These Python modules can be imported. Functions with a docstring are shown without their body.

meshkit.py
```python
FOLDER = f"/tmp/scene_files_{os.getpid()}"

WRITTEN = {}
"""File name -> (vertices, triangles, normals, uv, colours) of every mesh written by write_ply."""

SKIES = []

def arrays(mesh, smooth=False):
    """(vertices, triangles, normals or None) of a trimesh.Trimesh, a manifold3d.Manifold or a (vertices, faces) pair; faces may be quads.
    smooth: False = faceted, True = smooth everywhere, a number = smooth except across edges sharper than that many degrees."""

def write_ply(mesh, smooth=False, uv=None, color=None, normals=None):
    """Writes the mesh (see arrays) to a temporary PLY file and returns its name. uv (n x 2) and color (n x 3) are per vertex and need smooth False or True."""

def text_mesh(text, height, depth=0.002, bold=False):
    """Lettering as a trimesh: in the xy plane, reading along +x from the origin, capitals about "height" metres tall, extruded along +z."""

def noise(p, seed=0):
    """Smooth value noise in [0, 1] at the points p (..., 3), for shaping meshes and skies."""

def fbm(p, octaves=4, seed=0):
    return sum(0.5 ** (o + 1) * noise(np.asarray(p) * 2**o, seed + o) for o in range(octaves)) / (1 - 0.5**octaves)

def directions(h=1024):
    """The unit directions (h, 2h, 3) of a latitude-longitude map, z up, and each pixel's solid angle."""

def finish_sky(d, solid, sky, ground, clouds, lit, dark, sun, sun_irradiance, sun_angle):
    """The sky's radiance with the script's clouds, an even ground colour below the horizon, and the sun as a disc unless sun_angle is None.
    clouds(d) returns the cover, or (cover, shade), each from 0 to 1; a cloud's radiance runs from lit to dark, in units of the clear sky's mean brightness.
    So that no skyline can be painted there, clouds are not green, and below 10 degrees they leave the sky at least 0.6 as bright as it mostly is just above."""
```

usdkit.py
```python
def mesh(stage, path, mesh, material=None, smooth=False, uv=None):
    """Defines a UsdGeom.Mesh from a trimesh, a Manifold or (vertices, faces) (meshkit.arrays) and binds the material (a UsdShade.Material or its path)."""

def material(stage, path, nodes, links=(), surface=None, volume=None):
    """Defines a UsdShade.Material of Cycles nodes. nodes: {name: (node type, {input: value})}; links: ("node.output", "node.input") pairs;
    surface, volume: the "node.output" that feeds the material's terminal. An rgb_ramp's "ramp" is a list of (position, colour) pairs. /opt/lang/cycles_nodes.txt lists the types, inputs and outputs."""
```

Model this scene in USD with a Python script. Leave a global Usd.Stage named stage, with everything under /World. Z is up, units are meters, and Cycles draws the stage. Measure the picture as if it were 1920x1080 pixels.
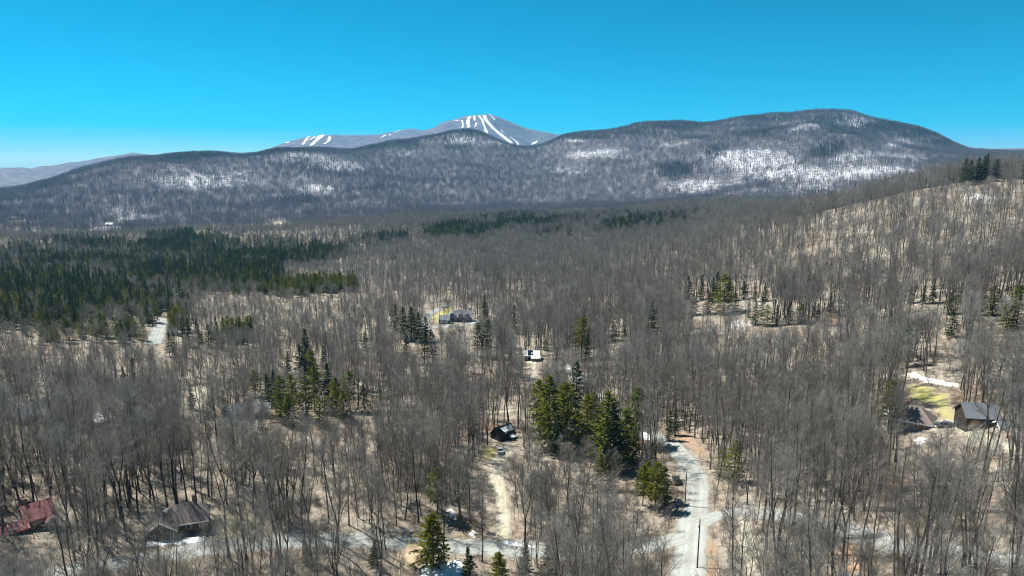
import math, random
import numpy as np
import trimesh
import usdkit, meshkit
from scipy.interpolate import RBFInterpolator, PchipInterpolator
from scipy.ndimage import map_coordinates, gaussian_filter
from shapely.geometry import Polygon, Point, LineString
from shapely import contains_xy
from pxr import Usd, UsdGeom, UsdLux, UsdShade, Gf, Sdf, Vt

stage = Usd.Stage.CreateInMemory()
UsdGeom.SetStageUpAxis(stage, UsdGeom.Tokens.z)
UsdGeom.SetStageMetersPerUnit(stage, 1.0)
world = UsdGeom.Xform.Define(stage, '/World')
stage.SetDefaultPrim(world.GetPrim())
UsdGeom.Scope.Define(stage, '/World/Looks')

# ------------------------------------------------------------------ camera, sky, sun
SC = 1.2
CAMZ = 80.0 * SC                      # drone height above the road junction below
F = 1280.0                       # focal length in pixels of a 1920 wide frame
PITCH = math.radians(10.6)
cam = UsdGeom.Camera.Define(stage, '/World/camera')
cam.CreateHorizontalApertureAttr(36.0)
cam.CreateVerticalApertureAttr(20.25)
cam.CreateFocalLengthAttr(24.0)
cam.CreateClippingRangeAttr(Gf.Vec2f(1.0, 60000.0))
cam.CreateFStopAttr(0.0)
cam.AddTranslateOp().Set(Gf.Vec3d(0, 0, CAMZ))
cam.AddRotateXOp().Set(90.0 - math.degrees(PITCH))
cam.CreateExposureAttr(EXPOSURE := 0.92)

SUN_EL, SUN_AZ = math.radians(53.0), math.radians(-54.0)      # azimuth from +y towards +x
sun_dir = np.array([math.cos(SUN_EL) * math.sin(SUN_AZ), math.cos(SUN_EL) * math.cos(SUN_AZ), math.sin(SUN_EL)])
dome = UsdLux.DomeLight.Define(stage, '/World/sky')
dome.CreateIntensityAttr(1.0)
skymat = usdkit.material(stage, '/World/Looks/sky_air', {
    'sky': ('sky_texture', {'sky_type': 'single_scattering', 'sun_disc': False, 'sun_elevation': SUN_EL,
                            'sun_rotation': SUN_AZ % (2 * math.pi), 'altitude': 5000.0, 'air_density': 1.0,
                            'aerosol_density': 0.0, 'ozone_density': 4.0}),
    'tint': ('hsv', {'hue': 0.466, 'saturation': 1.85, 'value': 1.0, 'fac': 1.0}),
    'bg': ('background_shader', {'strength': 0.068})},
    [('sky.color', 'tint.color'), ('tint.color', 'bg.color')], surface='bg.background')
UsdShade.MaterialBindingAPI.Apply(dome.GetPrim()).Bind(skymat)
dome.GetPrim().SetCustomDataByKey('kind', 'structure')
sun = UsdLux.DistantLight.Define(stage, '/World/sun')
sun.CreateNormalizeAttr(True)
sun.CreateIntensityAttr(1.25)
sun.CreateAngleAttr(0.53)
sun.CreateColorAttr(Gf.Vec3f(1.0, 0.955, 0.88))
_m = Gf.Matrix4d().SetLookAt(Gf.Vec3d(*map(float, sun_dir)), Gf.Vec3d(0, 0, 0), Gf.Vec3d(0, 0, 1)).GetInverse()
_m.SetTranslateOnly(Gf.Vec3d(0, 0, 0))
sun.AddTransformOp().Set(_m)

# ------------------------------------------------------------------ helpers
USED = {}
def numbered(name, parent='/World'):
    n = USED.get((parent, name), 0)
    USED[(parent, name)] = n + 1
    return name if n == 0 else f'{name}_{n:03d}'

def tag(prim, label=None, cat=None, group=None, kind=None):
    p = prim.GetPrim() if hasattr(prim, 'GetPrim') else prim
    for k, v in (('label', label), ('category', cat), ('group', group), ('kind', kind)):
        if v:
            p.SetCustomDataByKey(k, v)
    return p

def thing(name, label, cat, loc=(0, 0, 0), rz=0.0, group=None):
    x = UsdGeom.Xform.Define(stage, '/World/' + numbered(name))
    x.AddTranslateOp().Set(Gf.Vec3d(*map(float, loc)))
    x.AddRotateZOp().Set(math.degrees(rz))
    return tag(x, label, cat, group)

def part(name, mesh, mat, parent, smooth=False, label=None):
    pp = str(parent.GetPath())
    m = usdkit.mesh(stage, pp + '/' + numbered(name, pp), mesh, mat, smooth=smooth)
    if label:
        m.GetPrim().SetCustomDataByKey('label', label)
    return m.GetPrim()

def pix_dir(px, py):
    """Unit direction in world space through pixel (px, py) of the 1920 x 1080 photograph."""
    u, v = (np.asarray(px, float) - 960) / F, (540 - np.asarray(py, float)) / F
    c, s = math.cos(PITCH), math.sin(PITCH)
    d = np.stack([u, c + v * s, -s + v * c], -1)
    return d / np.linalg.norm(d, axis=-1, keepdims=True)

def pix_ae(px, py):
    d = pix_dir(px, py)
    return np.arctan2(d[..., 0], d[..., 1]), np.arctan2(d[..., 2], np.hypot(d[..., 0], d[..., 1]))

def project(p):
    p = np.asarray(p, float) - [0, 0, CAMZ]
    c, s = math.cos(PITCH), math.sin(PITCH)
    z = np.maximum(p[..., 1] * c - p[..., 2] * s, 1e-3)
    return 960 + F * p[..., 0] / z, 540 - F * (p[..., 1] * s + p[..., 2] * c) / z

# ------------------------------------------------------------------ terrain
# bearings read off the place: (picture column, [(row, distance)...]) = height angle of the bare ground at that distance
COLS = {
    -40: [(1080, 128), (1000, 147), (850, 200), (750, 270), (650, 380), (600, 490), (550, 670), (500, 900), (450, 1280), (420, 1650), (405, 1900), (380, 2250), (360, 2600), (372, 3100), (338, 5200)],
    100: [(1080, 125), (960, 155), (850, 196), (775, 240), (680, 330), (600, 480), (550, 640), (500, 880), (450, 1250), (420, 1620), (405, 1850), (370, 2200), (340, 2600), (360, 3100), (338, 5200)],
    230: [(1080, 123), (960, 152), (850, 190), (775, 236), (680, 320), (600, 475), (550, 630), (500, 850), (450, 1220), (420, 1600), (400, 1800), (350, 2250), (304, 2850), (330, 3300), (338, 5200)],
    400: [(1080, 122), (1000, 138), (850, 182), (750, 252), (650, 360), (550, 600), (500, 810), (450, 1160), (420, 1500), (400, 1700), (350, 2200), (310, 2650), (286, 3000), (310, 3500), (338, 5200)],
    520: [(1080, 121), (1000, 136), (850, 180), (750, 246), (650, 350), (550, 580), (500, 770), (450, 1140), (420, 1450), (400, 1650), (360, 2150), (340, 2300), (300, 2750), (280, 3050), (315, 3500), (338, 5200)],
    690: [(1080, 121), (1000, 136), (850, 180), (750, 243), (650, 345), (550, 560), (500, 740), (430, 1200), (400, 1560), (360, 2150), (330, 2500), (300, 2850), (276, 3250), (310, 3700), (338, 5200)],
    800: [(1080, 121), (1000, 136), (850, 179), (690, 294), (600, 420), (500, 715), (430, 1160), (400, 1530), (370, 2150), (330, 2600), (300, 2900), (262, 3400), (300, 3900), (338, 5200)],
    887: [(1080, 121), (1000, 136), (850, 178), (690, 291), (600, 420), (500, 705), (430, 1150), (400, 1500), (375, 2100), (330, 2600), (290, 3000), (246, 3450), (300, 3900), (338, 5200)],
    960: [(1080, 120), (1000, 135), (850, 178), (690, 290), (600, 420), (500, 700), (430, 1140), (400, 1480), (378, 2100), (340, 2550), (300, 3000), (273, 3350), (310, 3900), (338, 5200)],
    1060: [(1080, 118), (1000, 134), (850, 177), (690, 285), (600, 405), (500, 660), (430, 1060), (402, 1400), (382, 1900), (340, 2400), (300, 2800), (258, 3350), (310, 3900), (338, 5200)],
    1200: [(1080, 115), (1000, 132), (850, 176), (700, 265), (600, 385), (500, 610), (430, 950), (405, 1280), (388, 1700), (340, 2200), (285, 2600), (278, 2750), (239, 3350), (300, 3900), (338, 5200)],
    1300: [(1080, 113), (1000, 130), (850, 174), (700, 250), (600, 360), (500, 560), (450, 750), (415, 1000), (396, 1350), (385, 1700), (340, 2150), (262, 2700), (262, 2900), (234, 3350), (300, 3900), (338, 5200)],
    1454: [(1080, 110), (1000, 127), (850, 169), (700, 236), (600, 325), (500, 490), (450, 600), (410, 780), (402, 950), (388, 1500), (370, 1750), (300, 2350), (242, 2800), (248, 3050), (218, 3450), (290, 4000), (338, 5200)],
    1600: [(1080, 108), (1000, 125), (850, 165), (750, 205), (650, 270), (560, 355), (500, 430), (450, 505), (400, 610), (384, 700), (415, 950), (398, 1500), (360, 1850), (300, 2350), (251, 2800), (258, 3050), (209, 3500), (290, 4000), (338, 5200)],
    1720: [(1080, 106), (1000, 122), (850, 160), (750, 194), (650, 246), (560, 330), (500, 395), (450, 460), (400, 540), (358, 650), (400, 950), (392, 1500), (350, 1850), (310, 2350), (280, 2750), (285, 3000), (241, 3450), (290, 4000), (338, 5200)],
    1850: [(1080, 105), (1000, 120), (850, 155), (770, 180), (700, 216), (600, 285), (550, 327), (500, 375), (450, 430), (400, 500), (360, 575), (336, 640), (395, 950), (385, 1500), (345, 1900), (305, 2500), (288, 2900), (300, 3500), (338, 5200)],
    1960: [(1080, 104), (1000, 118), (850, 152), (770, 176), (700, 210), (600, 274), (550, 315), (500, 360), (450, 412), (400, 478), (360, 550), (338, 620), (395, 950), (385, 1500), (345, 1900), (308, 2500), (292, 2900), (305, 3500), (338, 5200)],
}
pts, val = [], []
for cx, col in COLS.items():
    for py, r in col:
        a, e = pix_ae(cx, py)
        pts.append((a * 3.2, math.log(r * SC)))
        val.append(math.tan(e))
for cx, py, r in [(1400, 226, 3420), (1510, 213, 3480), (1560, 209, 3500), (1633, 220, 3500), (1665, 227, 3480), (1760, 258, 3350), (1267, 232, 3350), (1235, 235, 3350), (1143, 252, 3350), (1100, 254, 3350), (930, 262, 3450), (910, 253, 3450), (850, 250, 3420), (733, 268, 3300), (600, 278, 3150), (350, 292, 2950), (150, 324, 2750)]:
    a, e = pix_ae(cx, py)
    pts.append((a * 3.2, math.log(r * SC)))
    val.append(math.tan(e))
rbf = RBFInterpolator(np.array(pts), np.array(val), kernel='thin_plate_spline', smoothing=2e-4, neighbors=60)

AZ = np.radians(np.concatenate([np.arange(-180, -54, 4.0), np.linspace(-52, 52, 800), np.arange(56, 181, 4.0)]))
LR = np.concatenate([np.log(np.array([2.0, 30.0, 60.0])), np.linspace(math.log(85.0), math.log(17000.0), 560)])
RR = np.exp(LR)

def ang(px, py):
    a, e = pix_ae(np.array(px, float), np.array(py, float))
    return a, np.tan(e)

# skyline of the far ranges: columns, rows, distance
FAR = [
    # the ski mountain and its long left shoulder
    (9000, 2100, [(300, 330), (430, 312), (500, 280), (540, 266), (567, 258), (600, 253.5), (615, 252.5), (640, 252.5), (690, 252), (712, 252), (745, 254), (770, 252), (790, 245), (810, 241), (835, 227), (860, 220.5), (880, 216), (900, 213.5), (920, 213.5), (940, 220), (960, 229.5), (985, 239), (1010, 245), (1055, 253), (1120, 275), (1250, 320)]),
    # a ridge with one bare trail further behind
    (12500, 2500, [(560, 330), (640, 275), (700, 258), (720, 248), (745, 242.5), (770, 238.5), (790, 242), (830, 256), (900, 300)]),
    # far left range
    (8600, 1900, [(-400, 330), (-100, 318), (0, 315), (45, 313), (60, 316), (75, 312), (110, 308), (150, 302.5), (200, 294), (250, 286.5), (270, 288), (300, 293), (400, 310), (520, 330)]),
    # lower bench in front of it
    (6600, 1300, [(-400, 335), (-60, 318), (0, 322), (60, 326), (130, 332), (200, 345), (300, 350)]),
    # far right ridge
    (6800, 1500, [(1560, 335), (1700, 300), (1780, 282), (1815, 277.5), (1870, 278), (1920, 277.5), (2000, 280), (2200, 300), (2500, 330)]),
]

def build_height():
    A, L = np.meshgrid(AZ, LR, indexing='ij')
    R = np.exp(L)
    amax = math.radians(40.0)
    Ac = np.clip(A, -amax, amax)
    Lc = np.clip(L, math.log(104.0 * SC), math.log(5200.0 * SC))
    slope = rbf(np.stack([Ac.ravel() * 3.2, Lc.ravel()], 1)).reshape(A.shape)
    z = np.minimum(np.exp(Lc), R) * slope
    near = R < 104 * SC
    z = np.where(near, 104.0 * SC * slope, z)
    # turn into plain rolling land well outside the picture and behind
    out = np.clip((np.abs(A) - amax) / math.radians(25), 0, 1)
    out = out * out * (3 - 2 * out)
    X, Y = R * np.sin(A), R * np.cos(A)
    roll = -82 + 60 * (meshkit.fbm(np.stack([X / 900, Y / 900, 0 * X], -1), 4, 7) - 0.5) * np.clip(R / 600, 0, 1)
    fade = np.clip((R - 3800 * SC) / 1500, 0, 1)
    fade = fade * fade * (3 - 2 * fade)
    base = -190 + 60 * (meshkit.fbm(np.stack([X / 1500, Y / 1500, 0 * X], -1), 4, 3) - 0.5) - np.clip(R - 6000, 0, None) * 0.018
    z = z * (1 - fade) + base * fade
    z = z * (1 - out) + np.where(R > 5000, base, roll) * out
    # gullies and knolls on the middle hills
    rough = np.clip((R - 500) / 1500, 0, 1) * np.clip(1 - out, 0, 1) * (1 - fade)
    z += rough * (60 * (meshkit.fbm(np.stack([X / 460, Y / 460, 0 * X], -1), 5, 11) - 0.5))
    z += np.clip((R - 60) / 200, 0, 1) * 2.4 * (meshkit.fbm(np.stack([X / 36, Y / 36, 0 * X], -1), 3, 5) - 0.5) * (1 - fade)
    for rc, width, sky in FAR:
        px, py = np.array(sky, float).T
        a, t = ang(px, py)
        crest = np.interp(A, a, t, left=-0.03, right=-0.03)
        crest = crest + (meshkit.fbm(np.stack([A * 60, A * 0, A * 0 + rc], -1), 3, 2) - 0.5) * 0.0016
        top = crest * rc
        s = np.clip(np.abs(R - rc) / width, 0, 1)
        prof = (1 - s) ** 1.25 * (1 + 0.25 * s)
        rid = meshkit.fbm(np.stack([X / 800 + rc, Y / 1100, A * 0], -1), 5, 9) - 0.5
        zz = base + (top - base) * prof + rid * 150 * np.clip(s * 3, 0, 1) * (1 - s)
        z = np.where(np.abs(A) < math.radians(75), np.maximum(z, zz), z)
    return z + CAMZ

ZG = build_height()

def ground(x, y):
    """Height of the ground sheet at (x, y)."""
    x, y = np.asarray(x, float), np.asarray(y, float)
    a, l = np.arctan2(x, y), np.log(np.maximum(np.hypot(x, y), 2.0))
    ia = np.interp(a, AZ, np.arange(len(AZ)))
    il = np.interp(l, LR, np.arange(len(LR)))
    return map_coordinates(ZG, [ia.ravel(), il.ravel()], order=1, mode='nearest').reshape(x.shape)

def at(px, py, rmin=95.0, rmax=14000.0):
    """The first point of the ground seen through pixel (px, py)."""
    d = pix_dir(px, py)
    h = math.hypot(d[0], d[1])
    r = np.exp(np.linspace(math.log(rmin), math.log(rmax), 6000))
    x, y, z = d[0] / h * r, d[1] / h * r, CAMZ + d[2] / h * r
    g = ground(x, y)
    k = int(np.argmax(z <= g)) if (z <= g).any() else len(r) - 1
    return np.array([x[k], y[k], g[k]])

# running skyline, to leave out forest that the hills hide
_tan = (ZG - CAMZ) / RR[None, :]
SKYL = np.maximum.accumulate(_tan, axis=1)
def in_view(x, y, h, mx=450, my=260, slack=0.004):
    x, y = np.asarray(x, float), np.asarray(y, float)
    z = ground(x, y)
    r = np.hypot(x, y)
    a, l = np.arctan2(x, y), np.log(np.maximum(r, 2.0))
    s = map_coordinates(SKYL, [np.interp(a, AZ, np.arange(len(AZ))), np.interp(l, LR, np.arange(len(LR))) - 1.0], order=1, mode='nearest')
    ok = (z + h - CAMZ) / r > s - slack
    px, pb = project(np.stack([x, y, z], -1))
    _, pt = project(np.stack([x, y, z + h], -1))
    return ok & (px > -mx) & (px < 1920 + mx) & (pt < 1080 + my) & (y > 10)

# ------------------------------------------------------------------ materials
def mat_simple(name, col, rough=0.8, spec=0.3, noise=None, var=0.25, bump=0.0, metallic=0.0):
    nodes = {'p': ('principled_bsdf', {'base_color': col, 'roughness': rough, 'specular_ior_level': spec, 'metallic': metallic})}
    links = []
    if noise:
        nodes['g'] = ('texture_coordinate', {})
        nodes['n'] = ('noise_texture', {'scale': noise, 'detail': 4.0, 'roughness': 0.6})
        nodes['r'] = ('rgb_ramp', {'ramp': [(0.3, tuple(c * (1 - var) for c in col)), (0.7, tuple(min(1, c * (1 + var)) for c in col))]})
        links += [('g.object', 'n.vector'), ('n.fac', 'r.fac'), ('r.color', 'p.base_color')]
        if bump:
            nodes['b'] = ('bump', {'strength': bump, 'distance': 0.05})
            links += [('n.fac', 'b.height'), ('b.normal', 'p.normal')]
    return usdkit.material(stage, '/World/Looks/' + name, nodes, links, surface='p.BSDF')

def mat_varied(name, cols, rough=0.9, spec=0.15, translucent=0.0, island=0.0):
    """A colour that differs from one instance to the next (and from one clump to the next)."""
    n = {'o': ('object_info', {}), 'r': ('rgb_ramp', {'ramp': [(i / (len(cols) - 1), c) for i, c in enumerate(cols)]}),
         'p': ('principled_bsdf', {'roughness': rough, 'specular_ior_level': spec})}
    l = [('o.random', 'r.fac')]
    src = 'r.color'
    if island:
        n['g'] = ('geometry', {})
        n['mr'] = ('map_range', {'from_min': 0.0, 'from_max': 1.0, 'to_min': 1 - island, 'to_max': 1 + island})
        n['m'] = ('hsv', {'hue': 0.5, 'saturation': 1.0, 'fac': 1.0})
        l += [('g.random_per_island', 'mr.value'), ('mr.result', 'm.value'), ('r.color', 'm.color')]
        src = 'm.color'
    l.append((src, 'p.base_color'))
    if translucent:
        n['t'] = ('translucent_bsdf', {})
        n['x'] = ('mix_closure', {'fac': translucent})
        l += [(src, 't.color'), ('p.BSDF', 'x.closure1'), ('t.BSDF', 'x.closure2')]
        return usdkit.material(stage, '/World/Looks/' + name, n, l, surface='x.closure')
    return usdkit.material(stage, '/World/Looks/' + name, n, l, surface='p.BSDF')

M = {}
M['bark'] = mat_varied('bark', [(0.030, 0.025, 0.022), (0.055, 0.047, 0.041), (0.10, 0.09, 0.08), (0.04, 0.034, 0.029)])
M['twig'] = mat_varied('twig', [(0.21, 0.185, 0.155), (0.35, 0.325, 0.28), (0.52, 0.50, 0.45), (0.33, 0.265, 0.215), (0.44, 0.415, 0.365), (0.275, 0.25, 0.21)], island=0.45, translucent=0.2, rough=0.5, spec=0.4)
M['pale_twig'] = mat_varied('pale_twig', [(0.48, 0.46, 0.42), (0.56, 0.54, 0.50)], island=0.2, translucent=0.25)
M['brush'] = mat_varied('brush', [(0.20, 0.155, 0.115), (0.27, 0.225, 0.18), (0.17, 0.145, 0.11)], island=0.35)
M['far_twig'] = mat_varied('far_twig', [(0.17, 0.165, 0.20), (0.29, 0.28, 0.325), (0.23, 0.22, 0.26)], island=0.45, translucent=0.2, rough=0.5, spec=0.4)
M['spruce'] = mat_varied('spruce_needles', [(0.08, 0.14, 0.045), (0.14, 0.20, 0.055), (0.10, 0.165, 0.065)], translucent=0.5, island=0.65)
M['pine'] = mat_varied('pine_needles', [(0.20, 0.27, 0.034), (0.33, 0.35, 0.038), (0.15, 0.23, 0.040)], translucent=0.55, island=0.65)
M['bright'] = mat_varied('bright_needles', [(0.27, 0.33, 0.036), (0.40, 0.41, 0.040), (0.22, 0.30, 0.040)], translucent=0.55, island=0.6)
M['con_bark'] = mat_simple('conifer_bark', (0.07, 0.055, 0.045))

def ground_material():
    n = {'geo': ('geometry', {}),
         'n1': ('noise_texture', {'scale': 0.035, 'detail': 6.0, 'roughness': 0.62}),
         'n2': ('noise_texture', {'scale': 0.45, 'detail': 5.0, 'roughness': 0.7}),
         'n3': ('noise_texture', {'scale': 4.0, 'detail': 3.0, 'roughness': 0.7}),
         'r1': ('rgb_ramp', {'ramp': [(0.30, (0.22, 0.150, 0.105)), (0.42, (0.26, 0.215, 0.168)), (0.56, (0.33, 0.29, 0.235)), (0.75, (0.26, 0.24, 0.20))]}),
         'r2': ('rgb_ramp', {'ramp': [(0.30, (0.34, 0.33, 0.33)), (0.50, (0.9, 0.9, 0.9)), (0.70, (1.35, 1.33, 1.30))]}),
         'mul': ('mix_color', {'blend_type': 'multiply', 'fac': 1.0, 'use_clamp': False}),
         'wood': ('attribute', {'attribute': 'wood'}),
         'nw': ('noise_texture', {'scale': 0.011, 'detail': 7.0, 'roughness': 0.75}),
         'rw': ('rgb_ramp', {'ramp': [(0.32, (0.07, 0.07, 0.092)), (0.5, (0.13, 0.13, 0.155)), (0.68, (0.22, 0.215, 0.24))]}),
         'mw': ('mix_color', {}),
         'snow': ('attribute', {'attribute': 'snow'}),
         'ns': ('noise_texture', {'scale': 0.055, 'detail': 9.0, 'roughness': 0.95}),
         'sub': ('math', {'math_type': 'add'}),
         'ms': ('map_range', {'from_min': 0.90, 'from_max': 1.00, 'to_min': 0.0, 'to_max': 1.0, 'clamp': True}),
         'mx': ('mix_color', {'b': (0.80, 0.81, 0.84)}),
         'b': ('bump', {'strength': 0.7, 'distance': 0.25}),
         'p': ('principled_bsdf', {'roughness': 0.95, 'specular_ior_level': 0.1})}
    l = [('geo.position', k + '.vector') for k in ('n1', 'n2', 'n3', 'nw', 'ns')]
    l += [('n1.fac', 'r1.fac'), ('n2.fac', 'r2.fac'), ('r1.color', 'mul.a'), ('r2.color', 'mul.b'),
          ('wood.fac', 'mw.fac'), ('mul.result', 'mw.a'), ('nw.fac', 'rw.fac'), ('rw.color', 'mw.b'),
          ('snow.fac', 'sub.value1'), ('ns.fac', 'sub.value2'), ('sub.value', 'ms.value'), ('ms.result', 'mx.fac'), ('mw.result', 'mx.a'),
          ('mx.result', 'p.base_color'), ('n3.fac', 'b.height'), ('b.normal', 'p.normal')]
    return usdkit.material(stage, '/World/Looks/forest_floor', n, l, surface='p.BSDF')
M['ground'] = ground_material()

def blotchy(name, stops, scale, rough=0.95, fine=6.0, bump=0.4, spec=0.15, ruts=False, edge=0.9):
    """A mottled earth surface that frays into the leaf litter along its rim (attribute edge: metres from the rim)."""
    n = {'geo': ('geometry', {}), 'n1': ('noise_texture', {'scale': scale, 'detail': 6.0, 'roughness': 0.65}),
         'r1': ('rgb_ramp', {'ramp': stops}), 'n2': ('noise_texture', {'scale': fine, 'detail': 4.0, 'roughness': 0.7}),
         'r2': ('rgb_ramp', {'ramp': [(0.3, (0.72, 0.72, 0.72)), (0.7, (1.18, 1.18, 1.18))]}),
         'mul': ('mix_color', {'blend_type': 'multiply', 'fac': 1.0, 'use_clamp': False}),
         'b': ('bump', {'strength': bump, 'distance': 0.05}),
         'e': ('attribute', {'attribute': 'edge'}), 'ne': ('noise_texture', {'scale': 0.8, 'detail': 5.0, 'roughness': 0.75}),
         'es': ('math', {'math_type': 'multiply_add', 'value2': 5.0, 'value3': -2.5}), 'ea': ('math', {'math_type': 'add'}),
         'em': ('map_range', {'from_min': 0.0, 'from_max': edge, 'to_min': 0.0, 'to_max': 1.0, 'clamp': True}),
         'lr': ('rgb_ramp', {'ramp': [(0.3, (0.20, 0.14, 0.10)), (0.5, (0.27, 0.22, 0.17)), (0.7, (0.33, 0.29, 0.23))]}),
         'mx': ('mix_color', {}),
         'p': ('principled_bsdf', {'roughness': rough, 'specular_ior_level': spec})}
    l = [('geo.position', 'n1.vector'), ('geo.position', 'n2.vector'), ('geo.position', 'ne.vector'), ('n1.fac', 'r1.fac'), ('n2.fac', 'r2.fac'),
         ('r1.color', 'mul.a'), ('r2.color', 'mul.b'), ('ne.fac', 'es.value1'), ('es.value', 'ea.value1'), ('e.fac', 'ea.value2'), ('ea.value', 'em.value'),
         ('em.result', 'mx.fac'), ('n2.fac', 'lr.fac'), ('lr.color', 'mx.a'), ('mx.result', 'p.base_color'), ('n2.fac', 'b.height'), ('b.normal', 'p.normal')]
    src = 'mul.result'
    if ruts:
        n['lat'] = ('attribute', {'attribute': 'lateral'})
        n['rr'] = ('rgb_ramp', {'ramp': [(0.0, (0.94, 0.93, 0.91)), (0.12, (0.95, 0.94, 0.92)), (0.25, (1.08, 1.08, 1.08)), (0.36, (1.10, 1.10, 1.10)), (0.5, (0.95, 0.945, 0.93)), (0.65, (1.06, 1.06, 1.06)), (0.82, (0.97, 0.96, 0.94)), (1.0, (0.82, 0.79, 0.74))]})
        n['ln'] = ('noise_texture', {'scale': 0.25, 'detail': 3.0})
        n['la'] = ('math', {'math_type': 'multiply_add', 'value2': 0.3, 'value3': -0.15})
        n['lb'] = ('math', {'math_type': 'add'})
        n['m2'] = ('mix_color', {'blend_type': 'multiply', 'fac': 1.0, 'use_clamp': False})
        l += [('geo.position', 'ln.vector'), ('ln.fac', 'la.value1'), ('la.value', 'lb.value1'), ('lat.fac', 'lb.value2'), ('lb.value', 'rr.fac'), ('mul.result', 'm2.a'), ('rr.color', 'm2.b')]
        src = 'm2.result'
    l.append((src, 'mx.b'))
    return usdkit.material(stage, '/World/Looks/' + name, n, l, surface='p.BSDF')

M['gravel'] = blotchy('gravel', [(0.3, (0.25, 0.245, 0.22)), (0.5, (0.315, 0.33, 0.31)), (0.7, (0.36, 0.375, 0.36))], 0.16, ruts=True)
M['dirt'] = blotchy('dirt_track', [(0.3, (0.33, 0.30, 0.22)), (0.5, (0.42, 0.39, 0.30)), (0.7, (0.46, 0.44, 0.36))], 0.25, ruts=True)
M['sand'] = blotchy('sandy_track', [(0.3, (0.40, 0.28, 0.15)), (0.5, (0.50, 0.39, 0.26)), (0.7, (0.54, 0.45, 0.33))], 0.3, edge=1.6)
M['lawn'] = blotchy('lawn_grass', [(0.3, (0.33, 0.28, 0.14)), (0.5, (0.37, 0.36, 0.115)), (0.7, (0.41, 0.37, 0.19))], 0.25, edge=3.0)
M['dry'] = blotchy('dry_grass', [(0.3, (0.37, 0.33, 0.22)), (0.55, (0.43, 0.39, 0.25)), (0.7, (0.37, 0.37, 0.22))], 0.15, edge=3.0)
M['leafbank'] = blotchy('leaf_bank', [(0.3, (0.22, 0.125, 0.075)), (0.5, (0.33, 0.215, 0.14)), (0.7, (0.40, 0.30, 0.215))], 0.5, edge=2.0)
M['snow'] = blotchy('snow', [(0.3, (0.78, 0.79, 0.82)), (0.7, (0.86, 0.87, 0.88))], 0.4, rough=0.7, fine=3.0, bump=0.6, edge=0.25)

M['piste'] = mat_simple('piste_snow', (0.85, 0.86, 0.88), 0.7, noise=0.01, var=0.06)

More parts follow.
